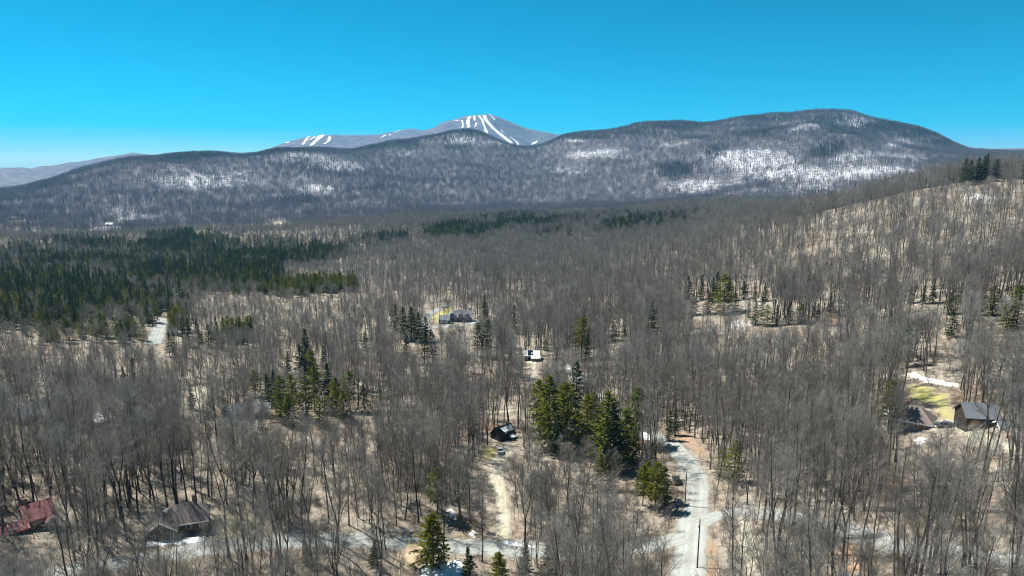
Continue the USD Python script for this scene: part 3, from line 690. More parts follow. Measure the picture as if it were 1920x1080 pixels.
def conifer(seed, H=17.0, Rb=3.2, crown0=0.06, power=0.9, droop=0.20, step=0.66, clump=0.66, per=6, gap=0.0, blunt=0.0):
    """Whorls of boughs, each hung with small needle clumps."""
    rng = np.random.default_rng(seed)
    trunk, boughs, need = MB(), MB(), MB()
    P = limb((0, 0, -0.6), (0, 0, 1), H + 0.4, 0.1, 0.012, 8, rng)
    trunk.tube(P, np.linspace(H * 0.0125, 0.03, 9), 6)
    z = H * crown0
    side = 1 + 0.16 * rng.normal(size=6)
    V, Fc = [], []
    while z < H * 0.985:
        t = (z - H * crown0) / (H * (1 - crown0))
        prof = ((1 - t) ** power) * (1 - blunt) + blunt * math.sqrt(max(0, 1 - (2 * max(t, 0.25) - 0.65) ** 2 * 0.55)) * (1 - t ** 6)
        Rz = Rb * prof * min(1, 0.55 + t * 3.0)
        n = int(rng.integers(6, 8)) if Rz > 0.8 else 5
        ph = rng.uniform(0, 6.28)
        ax = P[min(8, int((z / H) * 8))]
        for i in range(n):
            if rng.random() < gap:
                continue
            a = ph + i * 2 * math.pi / n + rng.normal() * 0.15
            L = max(0.25, Rz * rng.uniform(0.68, 1.16) * side[int(a / 6.2832 * 6) % 6])
            dr = droop * (1 - 0.9 * t) + rng.normal() * 0.06
            tip = np.array([math.cos(a) * L, math.sin(a) * L, -dr * L + 0.25 * L * t * 2])
            st = np.array([ax[0], ax[1], z + rng.normal() * 0.12])
            boughs.tube(np.array([st, st + tip * 0.55 + [0, 0, 0.05 * L], st + tip * 0.9]), [0.035, 0.022, 0.008], 3)
            m = max(3, int(per * 0.72 * (0.45 + L / Rb)))
            for j in range(m):
                u = 0.16 + 0.86 * (j + rng.random()) / m
                c = st + tip * u + np.array([0, 0, 0.12 * L * math.sin(u * 3.1)])
                out = unit(tip + rng.normal(size=3) * 0.35 * L)
                lat = unit(np.cross(out, [0, 0, 1]) + rng.normal(size=3) * 0.35)
                s = clump * rng.uniform(0.65, 1.25) * (0.62 + 0.5 * (1 - abs(u - 0.55))) * (0.55 + 0.45 * min(1, L / 1.5))
                down = np.array([0, 0, -0.13 * s])
                # a frond: pointed kite with a keel, and two drooping side sprays
                a0, a1 = c - out * s * 0.45, c + out * s * 0.85 + down
                l0, l1 = c + lat * s * 0.5 + down * 0.8, c - lat * s * 0.5 + down * 0.8
                b = len(V)
                V += [a0, l0, a1, l1, c + [0, 0, 0.09 * s]]
                Fc += [(b, b + 1, b + 4), (b + 1, b + 2, b + 4), (b + 2, b + 3, b + 4), (b + 3, b, b + 4)]
                if rng.random() < 0.65:
                    b = len(V)
                    w = unit(out * 0.6 + lat * (1 if rng.random() < 0.5 else -1))
                    V += [c + lat * 0.1 * s, c + w * s * 0.9 + down * 1.6, c + w * s * 0.45 + out * 0.3 * s + down * 0.3]
                    Fc += [(b, b + 1, b + 2)]
        z += step * rng.uniform(0.8, 1.2) * (1.0 if t < 0.8 else 0.7)
    b = len(V)
    for k in range(5):
        a = k * 1.2566
        V += [P[-1] + [0, 0, 0.15], P[-1] + [math.cos(a) * 0.3, math.sin(a) * 0.3, -0.75], P[-1] + [math.cos(a + 0.9) * 0.24, math.sin(a + 0.9) * 0.24, -0.85]]
        Fc += [(b + 3 * k, b + 3 * k + 1, b + 3 * k + 2)]
    tv, tf = trunk.mesh(); bv, bf = boughs.mesh()
    return (np.vstack([tv, bv]), np.vstack([tf, bf + len(tv)])), (np.array(V), np.array(Fc))

def wood_patch(seed, slope, n=13, size=20.0, H=17.0):
    """A square of far wood: n thin bare trees standing upright on a floor that rises towards +x by slope."""
    rng = np.random.default_rng(seed)
    t, c = MB(), MB()
    g = int(math.ceil(math.sqrt(n)))
    cells = [(i, j) for i in range(g) for j in range(g)]
    rng.shuffle(cells)
    for i, j in cells[:n]:
        x, y = ((np.array([i, j]) + rng.uniform(0.1, 0.9, 2)) / g - 0.5) * size
        h = H * rng.uniform(0.75, 1.15)
        p0 = np.array([x, y, slope * x - 1.0])
        top = p0 + [rng.normal() * 0.5, rng.normal() * 0.5, h + 1]
        t.tube(np.array([p0, top]), [0.19, 0.04], 3)
        k = 15
        u = rng.uniform(0.42, 0.98, k)
        A = p0 + (top - p0) * u[:, None]
        a = rng.uniform(0, 6.28, k)
        ln = h * rng.uniform(0.16, 0.32, k) * (1.25 - 0.8 * (u - 0.4))
        B = A + np.stack([np.cos(a) * 0.62, np.sin(a) * 0.62, np.full(k, 0.72)], 1) * ln[:, None]
        c.blades(A, B, 0.12, rng, tri=False)
        s = A + (B - A) * rng.uniform(0.3, 1, (k, 1))
        for q in range(3):
            c.blades(s, s + unit(unit(B - A) + rng.normal(size=(k, 3)) * 0.6) * rng.uniform(1.0, 2.4, (k, 1)), 0.10, rng)
    tv, tf = t.mesh(); cv, cf = c.mesh()
    return (tv, tf), (cv, cf)

def far_conifers(seed, H=16.0):
    rng = np.random.default_rng(seed)
    V, Fc = [], []
    z = 0.12 * H
    while z < H:
        t = z / H
        R = 2.9 * (1 - t) ** 0.85 * rng.uniform(0.8, 1.15) + 0.12
        n = 8
        ph = rng.uniform(0, 6.28)
        for i in range(n):
            a = ph + i * 6.2832 / n + rng.normal() * 0.15
            r = R * rng.uniform(0.7, 1.2)
            b = len(V)
            V += [(0, 0, z + 0.9), (math.cos(a - 0.42) * r * 0.8, math.sin(a - 0.42) * r * 0.8, z - 0.25), (math.cos(a) * r, math.sin(a) * r, z - 0.55), (math.cos(a + 0.42) * r * 0.8, math.sin(a + 0.42) * r * 0.8, z - 0.25)]
            Fc += [(b, b + 1, b + 2), (b, b + 2, b + 3)]
        z += 1.15 * (1.1 - 0.4 * t)
    m = MB(); m.tube([(0, 0, -0.6), (0, 0, H * 0.9)], [0.2, 0.05], 4)
    return m.mesh(), (np.array(V), np.array(Fc))

# ------------------------------------------------------------------ prototypes
PROTO = {}
def proto(name, trunk, crown, bark, leaf, cname='crown'):
    """An abstract tree that things and masses of wood refer to."""
    p = stage.CreateClassPrim('/World/form_of_' + name)
    p.SetTypeName('Xform')
    usdkit.mesh(stage, f'{p.GetPath()}/trunk', trunk, M[bark])
    usdkit.mesh(stage, f'{p.GetPath()}/{cname}', crown, M[leaf])
    PROTO[name] = p.GetPath()
    return p

BARE = [  # (name, look, builder arguments, bark, twigs)
    ('bare_a', 'straight bare tree', dict(H=22, base=0.52, nb=14, spread=0.72), 'bark', 'twig'),
    ('bare_b', 'high crowned bare tree', dict(H=23, base=0.60, nb=12, spread=0.62, thick=0.85), 'bark', 'twig'),
    ('bare_c', 'fork topped bare tree', dict(H=19, form='forked', nb=15, spread=0.80), 'bark', 'twig'),
    ('bare_d', 'broad crowned bare tree', dict(H=18, form='spreading', nb=17, spread=0.95, thick=1.2), 'bark', 'twig'),
    ('bare_e', 'long limbed bare tree', dict(H=19, base=0.38, nb=16, spread=0.85), 'bark', 'twig'),
    ('bare_f', 'leaning bare tree', dict(H=18.5, base=0.46, nb=14, spread=0.78, lean=0.10), 'bark', 'twig'),
    ('bare_g', 'twin stemmed bare tree', dict(H=22, form='forked', nb=14, spread=0.68, thick=1.05), 'bark', 'twig'),
    ('bare_h', 'dense crowned bare tree', dict(H=14, base=0.34, nb=15, spread=0.95, dense=1.1), 'bark', 'twig'),
    ('bare_i', 'thin young bare tree', dict(H=11, base=0.30, nb=10, spread=0.75, thick=0.7), 'bark', 'twig'),
    ('bare_j', 'pale twigged bare tree', dict(H=17, form='spreading', nb=15, spread=0.9), 'bark', 'pale_twig'),
]
BARE_H = []
for i, (nm, look, kw, bk, tw) in enumerate(BARE):
    t, c = bare_tree(100 + i, **kw)
    proto(nm, t, c, bk, tw)
    BARE_H.append(kw['H'])
CON = [
    ('spruce_a', 'spruce', dict(H=17, Rb=3.5), 'spruce'), ('spruce_b', 'spruce', dict(H=19, Rb=3.2, gap=0.08), 'spruce'),
    ('spruce_c', 'spruce', dict(H=14, Rb=3.5, power=0.8), 'spruce'), ('spruce_d', 'spruce', dict(H=20, Rb=3.6, crown0=0.16, gap=0.12, power=0.75), 'spruce'),
    ('spruce_e', 'spruce', dict(H=6, Rb=1.7, step=0.35, clump=0.42), 'spruce'),
    ('hemlock_a', 'hemlock', dict(H=16, Rb=4.6, power=0.62, droop=0.15, gap=0.1, blunt=0.3, clump=0.7), 'bright'), ('hemlock_b', 'hemlock', dict(H=18, Rb=4.0, crown0=0.28, power=0.6, droop=0.05, gap=0.15, blunt=0.5, clump=0.72), 'bright'),
    ('hemlock_c', 'hemlock', dict(H=12, Rb=4.0, power=0.7, gap=0.06, clump=0.6), 'bright'),
    ('spruce_f', 'spruce', dict(H=11.5, Rb=4.5, power=0.74, droop=0.22, step=0.40, clump=0.55, per=8, gap=0.05), 'bright'),
]
CON_H = {}
for i, (nm, k, kw, leaf) in enumerate(CON):
    t, c = conifer(300 + i, **kw)
    proto(nm, t, c, 'con_bark', leaf)
    CON_H[nm] = kw['H']
for i in range(3):
    t, c = far_conifers(400 + i)
    proto(f'far_spruce_{"abc"[i]}', t, c, 'con_bark', 'spruce')
for i in range(4):
    p = stage.CreateClassPrim(f'/World/form_of_brush_{"abcd"[i]}')
    p.SetTypeName('Xform')
    usdkit.mesh(stage, f'{p.GetPath()}/stems', brush(500 + i, H=[2.2, 3.2, 4.2, 1.4][i], stems=[9, 11, 9, 12][i]), M['brush'])
    PROTO[f'brush_{"abcd"[i]}'] = p.GetPath()
SLOPES = [0.0, 0.12, 0.24, 0.36, 0.5, 0.68]
for s, sl in enumerate(SLOPES):
    for k in range(3):
        t, c = wood_patch(600 + s * 3 + k, sl)
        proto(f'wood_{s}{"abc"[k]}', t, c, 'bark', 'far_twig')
    t, c = wood_patch(700 + s, sl, n=6)
    proto(f'wood_{s}d', t, c, 'bark', 'far_twig')

def instancer(name, items, label, cat=None):
    """One mass: items = (form, x, y, z, turn, scale)."""
    forms = sorted({i[0] for i in items})
    pi = UsdGeom.PointInstancer.Define(stage, '/World/' + numbered(name))
    for k, f in enumerate(forms):
        x = UsdGeom.Xform.Define(stage, f'{pi.GetPath()}/forms/{f}')
        x.GetPrim().GetReferences().AddInternalReference(PROTO[f])
        pi.GetPrototypesRel().AddTarget(x.GetPath())
    idx = {f: k for k, f in enumerate(forms)}
    arr = np.array([i[1:] for i in items], float)
    pi.CreateProtoIndicesAttr(Vt.IntArray.FromNumpy(np.array([idx[i[0]] for i in items], np.int32)))
    pi.CreatePositionsAttr(Vt.Vec3fArray.FromNumpy(arr[:, :3].astype(np.float32)))
    ca, sa = np.cos(arr[:, 3] / 2), np.sin(arr[:, 3] / 2)                # turn about z after a slight tilt about x
    tl = arr[:, 5] / 2 if arr.shape[1] > 5 else np.zeros(len(arr))
    ct, st = np.cos(tl), np.sin(tl)
    pi.CreateOrientationsAttr(Vt.QuathArray([Gf.Quath(*map(float, v)) for v in np.stack([ca * ct, ca * st, sa * st, sa * ct], 1)]))
    pi.CreateScalesAttr(Vt.Vec3fArray.FromNumpy(np.repeat(arr[:, 4:5], 3, 1).astype(np.float32)))
    return tag(pi, label, cat, None, 'stuff')

def tree_thing(name, form, x, y, z, turn, sc, label, cat, group, tilt=0.0, wide=1.0):
    t = UsdGeom.Xform.Define(stage, '/World/' + numbered(name))
    t.GetPrim().GetReferences().AddInternalReference(PROTO[form])
    t.AddTranslateOp().Set(Gf.Vec3d(float(x), float(y), float(z)))
    t.AddRotateZOp().Set(math.degrees(turn))
    if tilt:
        t.AddRotateXOp().Set(math.degrees(tilt))
    t.AddScaleOp().Set(Gf.Vec3f(float(sc * wide), float(sc * wide), float(sc)))
    t.GetPrim().SetInstanceable(True)
    return tag(t, label, cat, group)

# ------------------------------------------------------------------ houses
for nm, col, rough in (('wall_dark', (0.035, 0.030, 0.027), .8), ('wall_brown', (0.13, 0.095, 0.07), .85), ('wall_grey', (0.19, 0.19, 0.20), .8), ('wall_red', (0.30, 0.08, 0.06), .8),
                       ('wall_slate', (0.12, 0.125, 0.15), .8), ('wall_cream', (0.55, 0.50, 0.40), .8), ('trim_white', (0.74, 0.74, 0.73), .55), ('chimney_brick', (0.28, 0.16, 0.12), .9),
                       ('door_wood', (0.20, 0.11, 0.06), .6), ('deck_wood', (0.28, 0.22, 0.17), .8), ('garage_white', (0.66, 0.66, 0.65), .5)):
    M[nm] = mat_simple(nm, col, rough, noise=1.6, var=0.15)
for nm, col, rough, v in (('roof_red', (0.42, 0.16, 0.16), .45, .15), ('roof_black', (0.018, 0.018, 0.02), .75, .3), ('roof_white', (0.74, 0.76, 0.75), .45, .06), ('roof_grey', (0.20, 0.205, 0.225), .8, .2),
                          ('roof_brown', (0.21, 0.175, 0.16), .85, .22), ('roof_bluegrey', (0.17, 0.19, 0.215), .6, .12), ('metal_pale', (0.62, 0.68, 0.74), .35, .1)):
    M[nm] = mat_simple(nm, col, rough, noise=2.5, var=v, bump=0.15)
M['glass'] = mat_simple('window_glass', (0.02, 0.025, 0.03), 0.08, spec=0.6)
M['solar'] = mat_simple('solar_panel_glass', (0.012, 0.015, 0.03), 0.12, spec=0.6)

def boxm(x0, x1, y0, y1, z0, z1):
    b = trimesh.creation.box([x1 - x0, y1 - y0, z1 - z0])
    b.apply_translation([(x0 + x1) / 2, (y0 + y1) / 2, (z0 + z1) / 2])
    return b

def prism(profile, x0, x1):
    """Extrudes a closed (y, z) outline along x."""
    p = np.array(profile, float)
    n = len(p)
    v = np.vstack([np.column_stack([np.full(n, x0), p]), np.column_stack([np.full(n, x1), p])])
    f = []
    for i in range(n):
        j = (i + 1) % n
        f += [(i, j, n + j), (i, n + j, n + i)]
    for i in range(1, n - 1):
        f += [(0, i + 1, i), (n, n + i, n + i + 1)]
    m = trimesh.Trimesh(v, f, process=False)
    trimesh.repair.fix_normals(m)
    return m

def turn(m, axis, cx, cy):
    m = m.copy()
    if axis == 'y':
        m.apply_transform(trimesh.transformations.rotation_matrix(math.pi / 2, [0, 0, 1]))
    m.apply_translation([cx, cy, 0])
    return m

def block(house, cx, cy, w, d, h, rise, axis='x', wall='wall_grey', roof='roof_grey', hip=False, over=0.45, base=-3.0, win_front=3, win_side=1, trim='trim_white', z0=0.0, rows=1):
    """A gabled or hipped block whose ridge runs along its own x."""
    T = lambda m: turn(m, axis, cx, cy)
    hw, hd = w / 2, d / 2
    prof = [(-hd, base), (hd, base), (hd, h), (0, h + rise), (-hd, h)] if not hip else [(-hd, base), (hd, base), (hd, h), (-hd, h)]
    part('wall', T(prism(prof, -hw, hw)), M[wall], house)
    k = rise / hd
    th = 0.2
    if hip:
        e = over
        ze = h - k * e + 0.06
        zr = h + rise + 0.06
        rx = max(0.3, hw - hd * 0.85)
        v = [(-hw - e, -hd - e, ze), (hw + e, -hd - e, ze), (hw + e, hd + e, ze), (-hw - e, hd + e, ze), (-rx, 0, zr), (rx, 0, zr)]
        lo = [(x, y, z - th) for x, y, z in v[:4]]
        f = [(0, 1, 5), (0, 5, 4), (1, 2, 5), (2, 3, 4), (2, 4, 5), (3, 0, 4)]
        f += [(6, 7, 1), (6, 1, 0), (7, 8, 2), (7, 2, 1), (8, 9, 3), (8, 3, 2), (9, 6, 0), (9, 0, 3), (6, 9, 8), (6, 8, 7)]
        r = part('roof', T(trimesh.Trimesh(v + lo, f, process=False)), M[roof], house)
        for sx in (-1,):
            part('fascia', T(boxm(-hw - e - 0.06, hw + e + 0.06, -hd - e - 0.07, -hd - e - 0.003, ze - th - 0.1, ze - 0.02)), M[trim], r)
    else:
        r = None
        for s in (-1, 1):
            e = hd + over
            q = [(0.0, h + rise + 0.05), (s * e, h - k * over + 0.05), (s * e, h - k * over + 0.05 + th), (0.0, h + rise + 0.05 + th)]
            r = part('roof', T(prism(q, -hw - over, hw + over)), M[roof], house)
            for sx in (-1, 1):
                x0 = sx * (hw + over)
                q2 = [(0.0, h + rise - 0.12), (s * e, h - k * over - 0.12), (s * e, h - k * over + 0.24 + 0.05), (0.0, h + rise + 0.29)]
                part('rake_board', T(prism(q2, min(x0, x0 + sx * 0.1) + (0.003 if sx > 0 else 0), max(x0, x0 + sx * 0.1) - (0.003 if sx < 0 else 0))), M[trim], r)
    def window(x, y, zz, ww, hh, face):
        # face: 0 front (-y), 1 right (+x), 2 left (-x)
        fr, pn = boxm(-ww / 2 - .08, ww / 2 + .08, -0.07, 0.0, zz - hh / 2 - .08, zz + hh / 2 + .08), boxm(-ww / 2, ww / 2, -0.09, -0.02, zz - hh / 2, zz + hh / 2)
        for m in (fr, pn):
            if face == 1:
                m.apply_transform(trimesh.transformations.rotation_matrix(math.pi / 2, [0, 0, 1]))
            if face == 2:
                m.apply_transform(trimesh.transformations.rotation_matrix(-math.pi / 2, [0, 0, 1]))
            m.apply_translation([x, y, 0])
        wn = part('window', T(fr), M[trim], house)
        part('pane', T(pn), M['glass'], wn)
    for row in range(rows):
        zz = 1.5 + row * 2.7
        for i in range(win_front):
            window(-hw + w * (i + 0.5) / win_front, -hd, zz, 0.95, 1.25, 0)
        for i in range(win_side):
            y = -hd + d * (i + 0.5) / win_side
            window(hw, y, zz, 0.95, 1.25, 1)
            window(-hw, y, zz, 0.95, 1.25, 2)
    return r

HOUSES = []
def house(name, label, px, py, yaw, clear=9.0, cat='house', z=0.0, size=1.0):
    p = at(px, py)
    az = math.atan2(p[0], p[1])
    h = thing(name, label, cat, (p[0], p[1], p[2] + z), -az + yaw)
    CLEAR.append((Point(p[0], p[1]).buffer(clear), 0.0))
    if size != 1.0:
        UsdGeom.Xformable(h).AddScaleOp().Set(Gf.Vec3f(size))
    return h, p

def chimney(r, house_, x, y, z0, z1, w=0.8):
    part('chimney', trimesh.util.concatenate([boxm(x - w / 2, x + w / 2, y - w / 2, y + w / 2, z0, z1), boxm(x - w / 2 - .08, x + w / 2 + .08, y - w / 2 - .08, y + w / 2 + .08, z1 + .003, z1 + .15)]), M['chimney_brick'], r)

def door(house_, x, y, z, w=1.0, h=2.05, mat='door_wood'):
    d = part('door', boxm(x - w / 2, x + w / 2, y - .1, y, z, z + h), M[mat], house_)
    part('handle', boxm(x + w * .32, x + w * .40, y - .16, y - .103, z + h * .47, z + h * .53), M['trim_white'], d)

def garage_doors(house_, xs, y, z=0.0):
    for x in xs:
        d = part('garage_door', boxm(x - 1.25, x + 1.25, y - .08, y, z, z + 2.2), M['garage_white'], house_)
        for k in range(3):
            part('panel', boxm(x - 1.1, x + 1.1, y - .12, y - .083, z + .12 + k * .72, z + .12 + k * .72 + .55), M['garage_white'], d)

# 1 red roofed house at the lower left
h, _ = house('red_roofed_house', 'house with a faded red metal roof and lower red wing, lower left corner', 72, 986, math.radians(12), 8, size=0.8)
r = block(h, 0.4, 1.5, 6.6, 8.0, 3.4, 3.0, wall='wall_red', roof='roof_red', win_front=3, win_side=2)
block(h, 2.6, -3.2, 2.4, 2.6, 2.4, 1.2, axis='y', wall='wall_cream', roof='roof_red', win_front=0, win_side=0)
block(h, -7.4, -1.4, 8.0, 5.5, 2.4, 1.5, wall='wall_red', roof='roof_red', win_front=3, win_side=1)
chimney(r, h, -1.8, 2.6, 4.5, 8.0)
door(h, -0.6, -2.5, 0.0)
for k in range(9):      # standing seams of the metal roof
    x = -3.2 + k * 0.9
    part('roof_seam', prism([(1.5 - 4.4, 3.4 - 0.30 + 0.252), (1.5, 6.652), (1.5, 6.72), (1.5 - 4.4, 3.4 - 0.30 + 0.32)], x - 0.03, x + 0.03), M['roof_red'], r)
# 2 grey house with the gable wing
h, _ = house('grey_gabled_house', 'grey roofed house with a white edged front gable and hipped rear roof', 328, 996, math.radians(-8), 9, size=0.86)
block(h, 2.2, 2.6, 12.5, 8.5, 3.0, 3.6, wall='wall_brown', roof='roof_brown', hip=True, win_front=4, win_side=1)
r = block(h, -2.8, -1.8, 6.0, 7.5, 2.8, 2.6, axis='y', wall='wall_brown', roof='roof_brown', win_front=0, win_side=2)
chimney(r, h, 5.0, 3.6, 4.5, 8.0)
door(h, 1.6, -1.66, 0.1)
part('downpipe', trimesh.util.concatenate([boxm(.28, .42, -5.62, -5.48, -0.5, 2.75)]), M['trim_white'], h)
# 3 black cabin with dormer and pale panels
h, _ = house('black_cabin', 'black cabin with pale metal roof panels and a blue topped dormer', 944, 822, math.radians(38), 7, size=0.68)
r = block(h, 0, 0.5, 10.0, 8.0, 2.6, 4.2, wall='wall_dark', roof='roof_black', win_front=2, win_side=2, trim='wall_dark')
k = 4.2 / 4.0
ln = math.hypot(1, k)
def on_roof(u0, u1, x0, x1, lift, th):
    """A slab lying on the front slope, u measured down from the ridge as a share of the slope."""
    y0, y1 = 0.5 - 4.45 * u0, 0.5 - 4.45 * u1
    z0, z1 = 2.6 + 4.2 + 0.25 - k * 4.45 * u0 + lift, 2.6 + 4.2 + 0.25 - k * 4.45 * u1 + lift
    return prism([(y0, z0), (y1, z1), (y1, z1 + th), (y0, z0 + th)], x0, x1)
for i, (x0, x1) in enumerate([(0.9, 1.7), (1.85, 2.5), (2.65, 3.3), (3.45, 4.9)]):
    part('metal_panel', on_roof(0.12, 0.62, x0, x1, 0.02, 0.05), M['metal_pale'], r)
dm = part('dormer', boxm(-1.9, 0.4, -3.0, 0.2, 3.2, 5.3), M['wall_dark'], r)
part('dormer_roof', prism([(-3.5, 5.0), (0.35, 6.35), (0.35, 6.5), (-3.5, 5.15)], -2.2, 0.7), M['metal_pale'], r)
part('window', boxm(-1.3, -0.2, -3.06, -3.0, 3.7, 4.7), M['trim_white'], r)
part('porch_roof', prism([(-6.2, 1.95), (-3.9, 2.5), (-3.9, 2.62), (-6.2, 2.07)], 0.6, 3.4), M['metal_pale'], h)
for x in (0.75, 3.25):
    part('porch_post', boxm(x - .07, x + .07, -6.1, -5.96, -2, 1.97), M['wall_dark'], h)
chimney(r, h, 3.0, 1.4, 5.2, 8.1, 0.6)
door(h, 2.0, -3.5, 0.1)
# 4 white roofed house
h, _ = house('white_roofed_house', 'house with gleaming white metal roof around a dark solar array', 997, 676, math.radians(2), 7)
r = block(h, 0, 2.2, 8.2, 6.2, 3.0, 2.0, wall='wall_dark', roof='roof_white', win_front=3, win_side=1, trim='trim_white')
r2 = block(h, 2.0, -2.2, 4.4, 4.6, 2.4, 1.1, wall='wall_dark', roof='roof_white', win_front=2, win_side=1, trim='trim_white', over=0.3)
s = 2.0 / 3.1
sa = part('solar_array', prism([(2.2 - 0.15, 5.02 + 0.30), (2.2 - 3.3, 5.02 - 3.15 * s + 0.36), (2.2 - 3.3, 5.02 - 3.15 * s + 0.42), (2.2 - 0.15, 5.02 + 0.36)], -2.2, 0.6), M['solar'], r)
part('skylight', prism([(0.6, 4.55), (-0.4, 4.55 - s), (-0.4, 4.63 - s), (0.6, 4.63)], -0.2, 0.3), M['metal_pale'], r)
door(h, 0.6, -4.5, 0.0)
# 5 large grey house
h, _ = house('large_grey_house', 'large slate grey house with two dormers beside a small lawn', 862, 603, math.radians(-4), 13)
r = block(h, 2.5, 3.2, 12.5, 9.5, 3.8, 4.2, wall='wall_slate', roof='roof_grey', win_front=5, win_side=2)
block(h, -5.4, 2.0, 5.0, 6.5, 4.4, 2.6, axis='y', wall='wall_slate', roof='roof_grey', win_front=0, win_side=1, rows=1)
for x in (0.4, 5.6):
    block(h, x, -0.3, 2.6, 2.4, 5.6, 1.3, axis='y', wall='wall_slate', roof='roof_grey', win_front=0, win_side=0, base=3.9, over=0.25)
    wn = part("window", boxm(x - .6, x + .6, -1.68, -1.603, 4.5, 5.6), M["trim_white"], h)
    part('pane', boxm(x - .5, x + .5, -1.71, -1.64, 4.6, 5.5), M['glass'], wn)
chimney(r, h, 7.6, 4.2, 6.0, 9.6, 0.9)
part('porch', boxm(-2.8, 8.2, -3.2, -1.57, -2.5, 0.35), M['deck_wood'], h)
door(h, 2.6, -1.55, 0.36)
g, _ = house('grey_garage', 'smaller grey gabled garage left of the large grey house', 833, 606, math.radians(-10), 7, 'garage')
block(g, 0, 1, 7.0, 7.0, 2.9, 2.8, wall='wall_slate', roof='roof_bluegrey', win_front=0, win_side=1)
garage_doors(g, (-1.6, 1.6), -2.5)
# 6 hip roofed house on the right
h, _ = house('hip_roofed_house', 'brown grey hip roofed house with white eaves left of the lawn', 1714, 804, math.radians(-3), 8, size=0.9)
r = block(h, -1.0, 2.5, 11.5, 9.0, 3.0, 3.4, wall='wall_grey', roof='roof_brown', hip=True, win_front=4, win_side=2)
part('white_porch', boxm(4.9, 6.6, -1.6, 0.4, -2.0, 0.3), M['trim_white'], h)
part('porch_roof', boxm(4.9, 7.2, -2.0, 1.0, 2.45, 2.6), M['trim_white'], h)
for x, y in ((5.0, -1.9), (7.0, -1.9), (7.0, 0.8)):
    part('porch_post', boxm(x - .08, x + .08, y - .08, y + .08, -2.0, 2.447), M['trim_white'], h)
part('side_wing_roof', boxm(-9.2, -6.9, -0.5, 5.0, 2.7, 2.9), M['trim_white'], h)
chimney(r, h, -2.5, 3.2, 4.5, 7.6)
door(h, 2.2, -2.0, 0.0)
# 7 barn on the right
h, _ = house('grey_roofed_barn', 'dark walled barn with a blue grey roof right of the lawn', 1834, 800, math.radians(26), 8, 'barn', size=0.9)
r = block(h, 0.0, 1.5, 8.4, 7.4, 3.4, 3.0, wall='wall_dark', roof='roof_bluegrey', win_front=2, win_side=1, trim='wall_brown')
block(h, 5.6, -4.6, 6.0, 4.2, 2.2, 1.3, wall='wall_brown', roof='roof_bluegrey', win_front=3, win_side=1)
part('sliding_door', boxm(-3.2, -0.8, -2.3, -2.203, 0.0, 2.6), M['door_wood'], h)
w_, _ = house('low_wall', 'low pale wall beside the dark side of the barn', 1797, 800, math.radians(-38), 3, 'wall')
part('wall', boxm(-3.5, 3.5, -.15, .15, -1.0, .55), M['trim_white'], w_)
part('coping', boxm(-3.55, 3.55, -.2, .2, .553, .63), M['trim_white'], w_)
# 8 the further houses glimpsed between trunks
h, _ = house('pale_gabled_house', 'house with grey roof and pale gables half hidden beside the dry lawn', 66, 790, math.radians(24), 8)
block(h, 0, 2, 11, 8, 3.0, 3.2, wall='wall_cream', roof='roof_grey', win_front=3)
block(h, 3.5, -2.8, 5, 5, 2.8, 2.2, axis='y', wall='wall_cream', roof='roof_grey', win_front=0, win_side=1)
h, _ = house('snowy_roofed_house', 'low house with old snow along its roof among bare trees', 180, 806, math.radians(20), 7)
r = block(h, 0, 2, 10, 7, 2.8, 2.3, wall='wall_brown', roof='roof_grey', win_front=3)
part('roof_snow', prism([(1.7, 4.98), (-1.6, 2.9), (-1.5, 3.08), (1.7, 5.18)], -2, 4.6), M['snow'], r)
h, _ = house('small_blue_house', 'small pale blue grey house half hidden left of the green spruce clump', 446, 786, math.radians(10), 6)
block(h, 0, 1.5, 8, 6.5, 2.8, 2.6, wall='wall_grey', roof='roof_bluegrey', win_front=2)
h, _ = house('cream_house', 'small cream house front right of the small blue grey house', 482, 784, math.radians(-6), 6)
block(h, 0, 1.5, 9, 6.5, 3.0, 2.2, wall='wall_cream', roof='roof_grey', win_front=3)
h, _ = house('far_dark_house', 'tiny dark house above the pale clearing at the far left', 29, 414, math.radians(30), 16)
block(h, 0, 2, 16, 11, 5, 5, wall='wall_dark', roof='roof_grey', win_front=3, rows=2)
h, _ = house('far_barn', 'tiny pale barn by the snowy clearing on the valley floor', 205, 424, math.radians(-12), 14, 'barn')
block(h, 0, 2, 16, 10, 4, 4, wall='wall_cream', roof='roof_white', win_front=3)

# ------------------------------------------------------------------ vehicles
for nm, col in (('paint_silver', (0.55, 0.56, 0.57)), ('paint_black', (0.012, 0.012, 0.014)), ('paint_grey', (0.09, 0.09, 0.10))):
    M[nm] = usdkit.material(stage, '/World/Looks/' + nm, {'p': ('principled_bsdf', {'base_color': col, 'roughness': 0.35, 'coat_weight': 0.6, 'coat_roughness': 0.08})}, [], surface='p.BSDF')
M['tyre'] = mat_simple('tyre_rubber', (0.015, 0.015, 0.015), 0.85)
M['rim'] = mat_simple('wheel_rim', (0.4, 0.4, 0.41), 0.35, metallic=0.8)
M['lamp_red'] = mat_simple('tail_lamp', (0.35, 0.02, 0.02), 0.3)
M['lamp_white'] = mat_simple('head_lamp', (0.7, 0.7, 0.7), 0.15)

